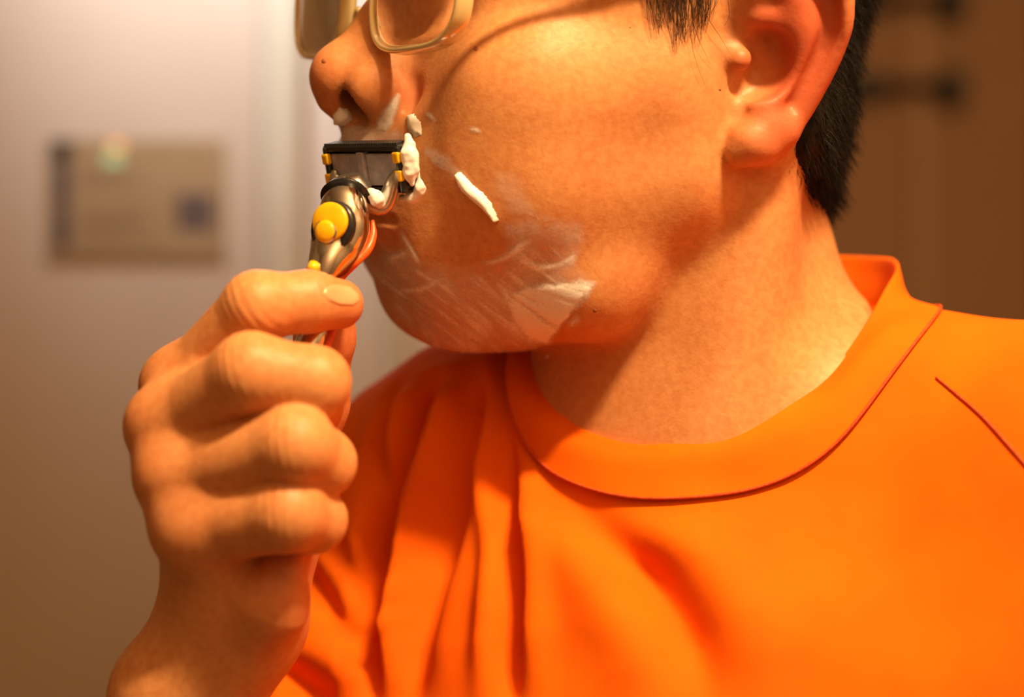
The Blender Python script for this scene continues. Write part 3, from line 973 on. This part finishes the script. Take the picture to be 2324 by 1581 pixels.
# ---------------------------------------------------------------- glasses
M_rim = mat('clear_amber_acetate', (.93, .76, .38), .12, Transmission_Weight=.35, IOR=1.49)
add_noise_color(M_rim, (.90, .72, .34), (.96, .80, .44), 60, 2)
M_lens = mat('lens_glass', (1, .97, .92), .02, Transmission_Weight=1.0, IOR=1.45)
add_noise_color(M_lens, (.97, .95, .90), (1, .98, .94), 20, 1)
M_arm = mat('dark_temple_plastic', (.02, .015, .012), .25)
add_noise_color(M_arm, (.015, .011, .009), (.03, .022, .018), 80, 2)
glasses = empty('glasses', W(h2w((104, 0, 5))))
tag(glasses, 'eyeglasses with clear amber rims resting on the nose', 'glasses')
def gpt(Lv, U, dF=0.0): return np.array([104.5 - .125*Lv - .0012*Lv*Lv + .10*(U - 5) + dF, Lv, U - 2.2 + .07*Lv])
def outline(side, hw, hh, n=64):
    a = np.linspace(0, 2*np.pi, n, endpoint=False); e = 2/3.4
    c, s = np.cos(a), np.sin(a)
    return 36.5*side + side*hw*np.sign(c)*np.abs(c)**e, 10 + hh*np.sign(s)*np.abs(s)**e*(1 - .06*np.sign(c)*np.abs(c)**e)
def gl_obj(name, V, F, m, parent=glasses, smooth=True):
    o = mesh_obj(name, V, F, m, None, smooth); o.parent = parent; o.matrix_parent_inverse = Matrix.Translation(-parent.location) if parent is glasses else Matrix.Identity(4)
    return o
fr = []
for side in (1, -1):
    rows = []
    for (g, dF) in ((0, 2.0), (.3, 2.4), (1.1, 2.4), (1.5, 2.0), (1.6, -2.4), (1.2, -2.9), (.3, -2.9), (0, -2.4)):
        Lo, Uo = outline(side, 24.5 + g, 19.5 + g)
        rows.append(h2w(np.array([gpt(l, u, dF) for l, u in zip(Lo, Uo)])))
    V = np.vstack(rows); m = 64; k = len(rows)
    fr.append((V, [(i*m + j, i*m + (j+1) % m, ((i+1) % k)*m + (j+1) % m, ((i+1) % k)*m + j) for i in range(k) for j in range(m)]))
    Lo, Uo = outline(side, 24.7, 19.7)
    V = []; F = []
    rings = 6
    for dF, sg in ((1.0, 1), (-1.0, -1)):
        for r in range(rings + 1):
            t = 1 - r/rings
            for l, u in zip(Lo, Uo):
                V.append(gpt(36.5*side + (l - 36.5*side)*t, 10 + (u - 10)*t, dF + 2.2*(1 - t*t)))
    V = h2w(np.array(V)); o2 = (rings + 1)*64
    for s0 in (0, o2):
        for r in range(rings):
            for j in range(64):
                F.append((s0 + r*64 + j, s0 + r*64 + (j+1) % 64, s0 + (r+1)*64 + (j+1) % 64, s0 + (r+1)*64 + j))
    for j in range(64): F.append((j, (j+1) % 64, o2 + (j+1) % 64, o2 + j))
    gl_obj('lens', V, F, M_lens)
    pt = [h2w(gpt(61.5*side, 25, 0)), h2w(gpt(65*side, 27, -3)), h2w((80, 70.5*side, 29)), h2w((40, 74*side, 31)), h2w((8, 76*side, 33)), h2w((-8, 76*side, 29)), h2w((-20, 73*side, 10))]
    v, f = tube(pt, [2.4, 2.2, 1.7, 1.4, 1.4, 1.5, 1.4], 10, n=40)
    gl_obj('temple', v, f, M_arm)
    v, f = tube([h2w((103, 9*side, 2)), h2w((99, 11*side, -2)), h2w((94, 12.5*side, -5))], [1.0, 2.4, 1.4], 8, n=10)
    gl_obj('nose_pad', v, f, M_rim)
v, f = tube([h2w(gpt(12, 14)), h2w(gpt(5, 17, 1)), h2w(gpt(-5, 17, 1)), h2w(gpt(-12, 14))], 2.2, 10, n=14)
fr.append((v, f))
v, f = join(fr)
gl_obj('frame', v, f, M_rim)
# ---------------------------------------------------------------- cartridge razor
M_chrome = mat('chrome', (.72, .68, .62), .09, 1.0)
add_noise_color(M_chrome, (.68, .64, .58), (.76, .72, .66), 120, 2)
M_satin = mat('satin_silver', (.62, .60, .57), .32, 1.0)
add_noise_color(M_satin, (.56, .54, .51), (.68, .66, .63), 200, 2)
M_blk = mat('black_plastic', (.012, .012, .014), .3)
add_noise_color(M_blk, (.010, .010, .012), (.02, .02, .024), 200, 2)
M_grey = mat('grey_blue_plastic', (.36, .34, .42), .3)
add_noise_color(M_grey, (.30, .28, .36), (.42, .40, .48), 300, 2)
M_yel = mat('yellow_plastic', (.85, .48, .005), .3)
add_noise_color(M_yel, (.80, .44, .004), (.90, .54, .008), 200, 2)
M_org = mat('orange_rubber', (.75, .09, .01), .35)
add_noise_color(M_org, (.68, .07, .008), (.80, .11, .012), 200, 2)
M_blade = mat('blade_steel', (.7, .7, .72), .18, 1.0)
add_noise_color(M_blade, (.62, .62, .64), (.78, .78, .80), 300, 2)

RC0, _n = shell(head_full, [852], [376])
RA = np.array([.66, -.74, -.07]); RA /= np.linalg.norm(RA)              # along the blades, towards the cheek
RN = np.array([-.70, -.62, -.25]); RN -= RA*(RN @ RA); RN /= np.linalg.norm(RN)   # away from the face
RT = np.cross(RN, RA)
if RT[2] > 0: RT = -RT                                                # towards the handle
RC = at(838, 380, RC0[0][1] - 7.0)
def rp(a, t, n): return RC + a*RA + t*RT + n*RN
razor = empty('razor', W(RC))
tag(razor, 'chrome handled cartridge razor with yellow button and orange grip', 'razor')
RMI = Matrix.Translation(-razor.location)
def rz(name, V, F, m, parent=None, smooth=True):
    o = mesh_obj(name, V, F, m, None, smooth)
    if parent is None: o.parent = razor; o.matrix_parent_inverse = RMI
    else: o.parent = parent; o.matrix_parent_inverse = (parent.matrix_parent_inverse.inverted() @ Matrix.Identity(4)) if False else Matrix.Identity(4)
    return o
def rbox(a0, a1, t0_, t1, n0, n1, bev=.5):
    bm = bmesh.new(); bmesh.ops.create_cube(bm, size=1)
    for v in bm.verts:
        c = v.co; v.co = Vector(((a0 + a1)/2 + c.x*(a1 - a0), (t0_ + t1)/2 + c.y*(t1 - t0_), (n0 + n1)/2 + c.z*(n1 - n0)))
    if bev: bmesh.ops.bevel(bm, geom=list(bm.edges), offset=bev, segments=2, affect='EDGES', profile=.5)
    V = np.array([rp(*v.co) for v in bm.verts]); F = [tuple(x.index for x in f.verts) for f in bm.faces]; bm.free()
    return V, F
HWID = 19.0
# frame of the cartridge: end cheeks, guard bar, cap bar
cart = join([rbox(-HWID, -HWID + 2.0, -7, 7.5, -3.2, 3.0, .7), rbox(HWID - 2.0, HWID, -7, 7.5, -3.2, 3.0, .7),
             rbox(-HWID, HWID, -7.4, -5.4, -3.0, 2.6, .6), rbox(-HWID, HWID, 5.6, 7.6, -3.2, 1.5, .6),
             rbox(-HWID + 1, HWID - 1, -6, 6, -1.6, -.6, .2)])
cart_o = rz('cartridge_frame', *cart, M_blk, smooth=False)
ribs = [rbox(-HWID + .8 + i*1.15, -HWID + 1.5 + i*1.15, -8.0, -7.0, -2.6, 2.4, .12) for i in range(32)]
rz('guard_ribs', *join(ribs), M_blk, smooth=False)
for i in range(5):
    rz('blade', *rbox(-HWID + 2, HWID - 2, -4.2 + i*2.1, -3.6 + i*2.1, -2.9, .2, .05), M_blade, smooth=False)
rz('back_plate', *rbox(-HWID + 2.2, -3.0, -4.6, 5.4, -.4, 1.6, .5), M_grey, smooth=False)
rz('back_plate', *rbox(1.0, HWID - 2.2, -4.6, 5.4, -.4, 1.6, .5), M_grey, smooth=False)
rz('back_rib', *rbox(-2.6, .8, -5.2, 6.0, -.4, 2.6, .5), M_grey, smooth=False)
for a, t_ in ((-HWID + 1.0, -3.6), (-HWID + 1.0, 2.6), (HWID - 1.4, -4.0), (HWID - 1.4, 1.6)):
    rz('blade_clip', *rbox(a - 1.5, a + 1.5, t_ - 1.3, t_ + 2.2, 1.4, 3.4, .6), M_yel, smooth=False)
# yoke: two curved arms that reach from the neck to the cartridge
HJ = at(792, 428, RC[1] - 9)                                           # joint between the handle and the head
def hj(dx, dy, dz): return HJ + np.array([dx, dy, dz])
for a_end, mid in ((-HWID + 5, 10.0), (HWID - 4, 10.5)):
    p0 = HJ + RN*1.0; p2 = rp(a_end, 3.5, 3.2); p1 = rp(a_end*.62, mid, 5.0)
    v, f = tube([p0, p1, p2, rp(a_end*1.08, .5, 2.4)], [4.2, 3.6, 2.6, 1.2], 12, n=18, flat=(RN, .62))
    rz('yoke_arm', v, f, M_satin)
v, f = tube([HJ + RT*-3.5 + RN*.5, HJ, HJ + RT*2.5], [5.5, 8.2, 7.0], 20, n=10, flat=(RN, .75))
rz('pivot_collar', v, f, M_satin)
# handle
HP_ = [at(785, 440, RC[1] - 11), at(781, 472, RC[1] - 14), at(778, 515, RC[1] - 17), at(758, 568, RC[1] - 20), at(730, 622, RC[1] - 25),
       at(716, 690, -38), at(710, 760, -42), at(676, 835, -44), at(632, 905, -45), at(570, 1000, -44)]
HR_ = [6.6, 8.6, 9.4, 8.6, 5.0, 5.0, 4.9, 5.0, 5.0, 4.6]
hb = rz('handle', *tube(HP_, HR_, 28, n=72, flat=(RN, .74)), M_chrome)
# dark ring behind the collar
v, f = tube([HP_[0] + (HP_[0] - HP_[1])*.02, HP_[0] + (HP_[1] - HP_[0])*.25], [7.6, 8.6], 28, flat=(RN, .80))
rz('black_ring', v, f, M_blk)
# release button: socket, round pad and thumb slider
def disc(c, nrm, r, th, up, sy=1.0, dome=.5, n=28):
    nrm = nrm/np.linalg.norm(nrm); u = np.cross(up, nrm); u /= np.linalg.norm(u); w = np.cross(nrm, u)
    V = []; F = []
    prof = [(1.0, 0), (1.0, th*.7), (.9, th), (.55, th + dome*.7), (.0001, th + dome)]
    for s, h in prof:
        for k in range(n):
            a = 2*np.pi*k/n; V.append(c + (u*np.cos(a) + w*np.sin(a)*sy)*r*s + nrm*h)
    for i in range(len(prof) - 1):
        for k in range(n): F.append((i*n + k, i*n + (k+1) % n, (i+1)*n + (k+1) % n, (i+1)*n + k))
    F.append(tuple(range(n))[::-1])
    return np.array(V), F
BN = np.array([-.42, -.9, .08]); BU = at(790, 440, 0) - at(740, 560, 0)
_hv = np.array([v.co[:] for v in hb.data.vertices])*1000 - np.array([0, 0, EYE*1000]); _hx, _hy = pix(_hv)
_nr = np.hypot(_hx - 752, _hy - 508) < 34
BC = at(752, 506, np.percentile(_hv[_nr, 1], 12) + .6)
BNU = BN/np.linalg.norm(BN)
BP = lambda dx, dy, k: BC + np.array([dx*.136, 0, -dy*.136]) - np.array([0, 1, 0])*(dx*.136*BN[0] + -dy*.136*BN[2])/BN[1] + BNU*k
rz('button_socket', *disc(BP(0, 8, -2.0), BN, 7.2, 2.2, BU, 1.10, .1), M_blk)
bt = rz('button', *disc(BP(2, -2, .8), BN, 6.0, 1.2, BU, .95, .8), M_yel)
rz('button_ring', *disc(BP(-4, 18, 1.4), BN, 3.9, 1.2, BU, 1.0, .1), M_satin)
rz('thumb_slider', *disc(BP(-4, 20, 1.9), BN, 3.3, 1.4, BU, 1.0, .5), M_yel)
# orange grip line on the side of the handle and small yellow inlay
dv = [at(846, 500, RC[1] - 14), at(847, 532, RC[1] - 15), at(834, 566, RC[1] - 17), at(802, 598, RC[1] - 21), at(770, 635, -31), at(762, 680, -36), at(750, 760, -40), at(716, 835, -42), at(672, 905, -43)]
rz('side_grip', *tube(dv, [.5, 1.2, 1.5, 1.5, 1.4, 1.3, 1.3, 1.3, 1.0], 10, n=40), M_org)
v, f = tube([at(714, 598, RC[1] - 28.6), at(707, 615, RC[1] - 30)], [1.6, 1.8], 10); rz('inlay', v, f, M_yel)
dk = [at(690, 745, -43), at(690, 800, -45), at(650, 860, -47), at(612, 915, -48)]
rz('black_grip', *tube(dk, [1.6, 2.4, 2.4, 2.0], 10, n=24), M_blk)
# foam caught on the razor's end
# ---------------------------------------------------------------- shaving foam on the face
M_foam = bpy.data.materials.new('shaving_foam'); M_foam.use_nodes = True
def foam_nodes(m):
    nt, N, Lk, b = nodes(m)
    b.inputs['Roughness'].default_value = .45
    tc = N.new('ShaderNodeTexCoord')
    nz = N.new('ShaderNodeTexNoise'); nz.inputs['Scale'].default_value = 1100; nz.inputs['Detail'].default_value = 2
    Lk.new(tc.outputs['Object'], nz.inputs['Vector'])
    cr = N.new('ShaderNodeValToRGB'); cr.color_ramp.elements[0].color = (.92, .90, .92, 1); cr.color_ramp.elements[1].color = (.97, .96, .98, 1)
    Lk.new(nz.outputs['Fac'], cr.inputs['Fac']); Lk.new(cr.outputs['Color'], b.inputs['Base Color'])
    bp = N.new('ShaderNodeBump'); bp.inputs['Strength'].default_value = .15; bp.inputs['Distance'].default_value = .0003
    Lk.new(nz.outputs['Fac'], bp.inputs['Height']); Lk.new(bp.outputs['Normal'], b.inputs['Normal'])
    at_ = N.new('ShaderNodeAttribute'); at_.attribute_name = 'cover'
    md = N.new('ShaderNodeMath'); md.operation = 'MULTIPLY'                    # cover * (.6 + .9 noise)
    sb_ = N.new('ShaderNodeMath'); sb_.operation = 'MULTIPLY_ADD'; sb_.inputs[1].default_value = .9; sb_.inputs[2].default_value = .62
    Lk.new(nz.outputs['Fac'], sb_.inputs[0]); Lk.new(sb_.outputs[0], md.inputs[0])
    Lk.new(at_.outputs['Fac'], md.inputs[1])
    cl = N.new('ShaderNodeClamp'); Lk.new(md.outputs[0], cl.inputs[0])
    tr = N.new('ShaderNodeBsdfTransparent'); mx = N.new('ShaderNodeMixShader')
    Lk.new(cl.outputs[0], mx.inputs[0]); Lk.new(tr.outputs[0], mx.inputs[1]); Lk.new(b.outputs[0], mx.inputs[2])
    Lk.new(mx.outputs[0], N['Material Output'].inputs['Surface'])
foam_nodes(M_foam)
fv, ff = mesh_sdf(head_full, (-64, -80, -14), (48, 40, 92), .68*max(1, QUICK*.9))
fn_, _ = grad(head_full, fv, .5); fn_ /= np.linalg.norm(fn_, axis=1, keepdims=True)
vd = fv - np.array([0, -CAMD, 0]); vd /= np.linalg.norm(vd, axis=1, keepdims=True)
face_cam = -(fn_*vd).sum(1)
fx, fy = pix(fv)
_lq = w2h(fv.astype(np.float32))[:, 1]
LEFT = np.clip((_lq + 24)/16, 0, 1)
def foam(cover, height, label, lim=.02, facing=-.05, solid=False):
    c = np.where(face_cam > facing, cover, 0)
    c = c*LEFT
    on = c > lim
    keep = on[ff].any(1)
    height = np.where(on, np.maximum(height, 0.0 if solid else .14), -.15 if solid else .12)
    if solid: c = np.full(len(c), 1.0)
    used = np.unique(ff[keep]); mp = np.full(len(fv), -1); mp[used] = np.arange(len(used))
    V = fv[used] + fn_[used]*height[used][:, None]
    o = mesh_obj('shaving_foam', V, mp[ff[keep]], M_foam)
    set_attr(o, 'cover', np.clip(c[used], 0, 1))
    tag(o, label, 'foam', 'shaving foam left on the face')
    return o
def rim_fade(d, w): return np.clip(d/w, 0, 1)
N1 = fbm(np.stack([fx*.030, fy*.030, 0*fx], 1), 21, 4)
N2 = fbm(np.stack([fx*.012, fy*.012, 0*fx + 3], 1), 31, 3)
# streaks running down to the right over the chin
ca, sa = math.cos(math.radians(38)), math.sin(math.radians(38))
ST = fbm(np.stack([(fx*ca + fy*sa)*.010, (-fx*sa + fy*ca)*.085, 0*fx], 1), 41, 2)
ST2 = fbm(np.stack([(fx*math.cos(1.15) + fy*math.sin(1.15))*.008, (-fx*math.sin(1.15) + fy*math.cos(1.15))*.075, 0*fx + 9], 1), 43, 2)
FILM = np.array([(836, 560), (875, 520), (905, 545), (960, 575), (1050, 598), (1120, 586), (1150, 545), (1120, 500), (1180, 500), (1240, 515), (1300, 492), (1338, 500), (1335, 545), (1306, 598),
                 (1356, 636), (1352, 662), (1318, 700), (1285, 745), (1252, 790), (1250, 812), (1180, 835), (1050, 835), (950, 800), (860, 700), (800, 600)], float)
d1 = polydist(fx, fy, FILM) + (N1 - .5)*34
DENSE = np.array([(1128, 650), (1190, 632), (1255, 640), (1300, 628), (1352, 638), (1346, 668), (1310, 705), (1282, 742), (1248, 786), (1195, 790), (1150, 745), (1135, 700)], float)
d2 = polydist(fx, fy, DENSE) + (N1 - .5)*26
LOW = np.array([(905, 640), (960, 700), (1060, 735), (1150, 760), (1252, 792), (1248, 830), (1050, 840), (930, 790), (860, 690)], float)
d3 = polydist(fx, fy, LOW) + (N2 - .5)*40
an = np.arctan2(fy - 618, fx - 1085); rr = np.hypot(fx - 1085, fy - 618)
RAD = fbm(np.stack([an*13, rr*.008, 0*fx], 1), 51, 2)
def sstep(x, a, b):
    t = np.clip((x - a)/(b - a), 0, 1); return t*t*(3 - 2*t)
FINE = fbm(np.stack([(fx*ca + fy*sa)*.016, (-fx*sa + fy*ca)*.22, 0*fx], 1), 47, 2)
cov = sstep(d1, -6, 70)*(.28 + .32*sstep(ST, .42, .80) + .16*sstep(N2, .40, .8) + .16*sstep(FINE, .5, .85))
rs = np.clip((fx - 1150)/120, 0, 1)                        # crisp edge towards the jaw, soft towards the mouth
cov = np.maximum(cov, sstep(d2, -2, 40 - 28*rs)*(.70 + .30*sstep(RAD, .32, .62)))
UP = np.array([(1122, 500), (1180, 478), (1240, 500), (1300, 484), (1340, 498), (1336, 545), (1304, 604), (1250, 618), (1190, 606), (1150, 560)], float)
cov = np.maximum(cov, sstep(polydist(fx, fy, UP) + (N1 - .5)*30, 0, 30)*(.24 + .20*sstep(N1, .4, .8)))
cov = np.maximum(cov, sstep(d3, -6, 60)*(.30 + .28*sstep(ST2, .40, .78) + .20*sstep(N1, .45, .85) + .12*sstep(FINE, .5, .85)))
for pts, w in (([(1160, 580), (1200, 600), (1240, 608), (1290, 592), (1318, 560)], 7), ([(1085, 600), (1140, 588), (1180, 560), (1210, 540)], 5), ([(1240, 650), (1275, 690), (1262, 720)], 9), ([(1290, 740), (1318, 716)], 8),
               ([(905, 520), (935, 570), (960, 610)], 4), ([(880, 590), (930, 572)], 8), ([(940, 610), (985, 640)], 4), ([(900, 660), (960, 655), (1000, 632)], 5), ([(1130, 640), (1165, 700), (1200, 760)], 5), ([(1150, 800), (1210, 808), (1248, 798)], 9)):
    dd, t = seg_dist(np.stack([fx, fy], 1), catmull(np.array(pts, float), 12))
    cov = cov + (1 - cov)*.62*np.exp(-(dd/(w*.8 + 4*N1))**2)*(.55 + N1)*np.clip(np.minimum(t, 1 - t)*4, 0, 1)
hgt = .06 + .55*np.maximum(cov - .35, 0)*(.6 + .8*RAD)
foam(cov, hgt, 'thin shaving foam smeared in streaks over the chin and jaw', .004, -.35)
# thick streak on the cheek
def stroke(pts, w, hmax, label, core=.95, nz=.4):
    dd, t = seg_dist(np.stack([fx, fy], 1), catmull(np.array(pts, float), 20))
    wl = w*(.35 + .9*np.sin(np.clip(t, 0, 1)**.8*np.pi*.86 + .2))*(1 + nz*(N1 - .5)*2)
    prof = np.clip(1 - (dd/np.maximum(wl, 1))**2, 0, 1)
    foam(np.where(prof > 0, core*np.minimum(1, prof*3), 0), hmax*prof**.7, label, .01, -.05, True)
stroke([(1042, 396), (1062, 428), (1090, 452), (1108, 472), (1124, 498)], 11, 2.2, 'thick curved streak of white foam on the shaved cheek')
stroke([(1110, 804), (1160, 810), (1210, 812), (1246, 803)], 9, 1.8, 'rounded lip of foam along the lower edge of the jaw', .95, .6)
def dab(poly, cover, hmax, label, fade=10, rough=14, facing=-.05):
    d = polydist(fx, fy, np.array(poly, float)) + (N1 - .5)*rough
    c = sstep(d, 0, fade*1.6)*np.clip(cover*(.6 + .8*N1), 0, 1)
    foam(c, hmax*(1 - (1 - rim_fade(d, fade*2))**2), label, .004, facing, cover >= .7)
dab([(848, 300), (852, 268), (875, 240), (900, 208), (912, 212), (905, 245), (895, 285), (880, 305)], .69, .6, 'wedge of foam beside the nostril wing', 7, 8)
dab([(922, 262), (938, 258), (955, 278), (958, 305), (940, 312), (925, 292)], 1.2, 1.8, 'small white foam dab above the razor corner', 9, 3)
dab([(756, 262), (772, 246), (792, 248), (800, 270), (780, 286), (758, 282)], 1.3, 2.0, 'soft white foam dab under the nostril', 9, 3, -.4)
dab([(752, 280), (820, 270), (900, 290), (925, 300), (925, 335), (752, 340)], .36, .25, 'thin foam film left on the upper lip', 14, 22, -.3)
dab([(962, 248), (985, 256), (996, 276), (984, 280), (966, 266)], .62, .3, 'tiny foam fleck on the cheek by the nostril fold', 6, 10)
dab([(1060, 288), (1082, 284), (1100, 296), (1090, 306), (1064, 302)], .65, .35, 'small oval foam fleck on the middle of the cheek', 6, 10)
dab([(950, 320), (1000, 330), (1060, 390), (1110, 455), (1090, 470), (1020, 400), (960, 350)], .30, .15, 'faint foam trail leading to the thick cheek streak', 10, 26)
dab([(1110, 370), (1160, 380), (1230, 470), (1300, 500), (1240, 540), (1150, 500), (1110, 440)], .16, .12, 'faint dried foam haze on the cheek above the jaw', 20, 40)
# foam on the cartridge
def lump(pts, rads, label, sub):
    def fs(p):
        d = None
        for i in range(len(pts) - 1):
            e = rcone(p, pts[i], pts[i+1], rads[i], rads[i+1]); d = e if d is None else smin(d, e, 2)
        return d - .5*(vnoise(p*.7, 7) - .5)*2
    P = np.array(pts); m = max(rads) + 2
    v, f = mesh_sdf(fs, P.min(0) - m, P.max(0) + m, .5, B=8)
    o = mesh_obj('shaving_foam', v, f, M_foam); set_attr(o, 'cover', np.ones(len(v)))
    tag(o, label, 'foam', sub)
SG = 'shaving foam caught on the razor'
lump([rp(19.6, -9, -1.5), rp(20.4, -4, -.5), rp(20.2, 1, 0), rp(19.8, 5, 0)], [1.2, 2.4, 2.2, .8], 'white foam clinging to the end of the razor cartridge', SG)
lump([rp(21, 2, -2), rp(20.5, 7, -2), rp(17, 9.5, -1.5), rp(12, 9.8, -1)], [.7, 1.2, 1.5, 1.0], 'curl of foam around the lower cartridge corner', SG)
lump([at(846, 438, RC[1] - 13), at(856, 452, RC[1] - 12), at(862, 462, RC[1] - 11)], [1.5, 2.0, 1.3], 'foam smear on the razor joint', SG)
print('foam', len(fv), _t.time() - t0)
tag(rail(205), 'dark metal towel rail on the far wall, the lower one', 'towel rail', 'towel rails on the far wall')
tag(rail(12), 'dark metal towel rail on the far wall, the upper one', 'towel rail', 'towel rails on the far wall')
# lamps that light the room
vl = empty('ceiling_light_bar', (LAMPS[1][0], LAMPS[1][1], CEIL))
tag(vl, 'three-bulb metal light bar on the ceiling above the person', 'lamp')
iv = Matrix.Translation(-vl.location)
o = box('ceiling_plate', (LAMPS[0][0] - .10, LAMPS[0][1] - .04, CEIL - .025), (LAMPS[2][0] + .10, LAMPS[0][1] + .04, CEIL), M_metal, bev=.006); o.parent = vl; o.matrix_parent_inverse = iv
for p in LAMPS:
    V, F = tube([np.array([p[0], p[1], CEIL - .02]), np.array([p[0], p[1], p[2] + .10]), np.array([p[0], p[1], p[2] + .06])], [.010, .018, .034], 16)
    o = mesh_obj('lamp_holder', V, F, M_metal, None, True, world_space=True); o.parent = vl; o.matrix_parent_inverse = iv
dl = empty('ceiling_downlight', (SPOT[0], SPOT[1], CEIL))
tag(dl, 'recessed ceiling downlight near the pale door', 'lamp')
V, F = tube(np.array([[SPOT[0] + .07*math.cos(a), SPOT[1] + .07*math.sin(a), CEIL - .006] for a in np.linspace(0, 2*np.pi, 32, endpoint=False)]), .009, 8, closed=True)
o = mesh_obj('trim_ring', V, F, M_metal, None, True, world_space=True); o.parent = dl; o.matrix_parent_inverse = Matrix.Translation(-dl.location)
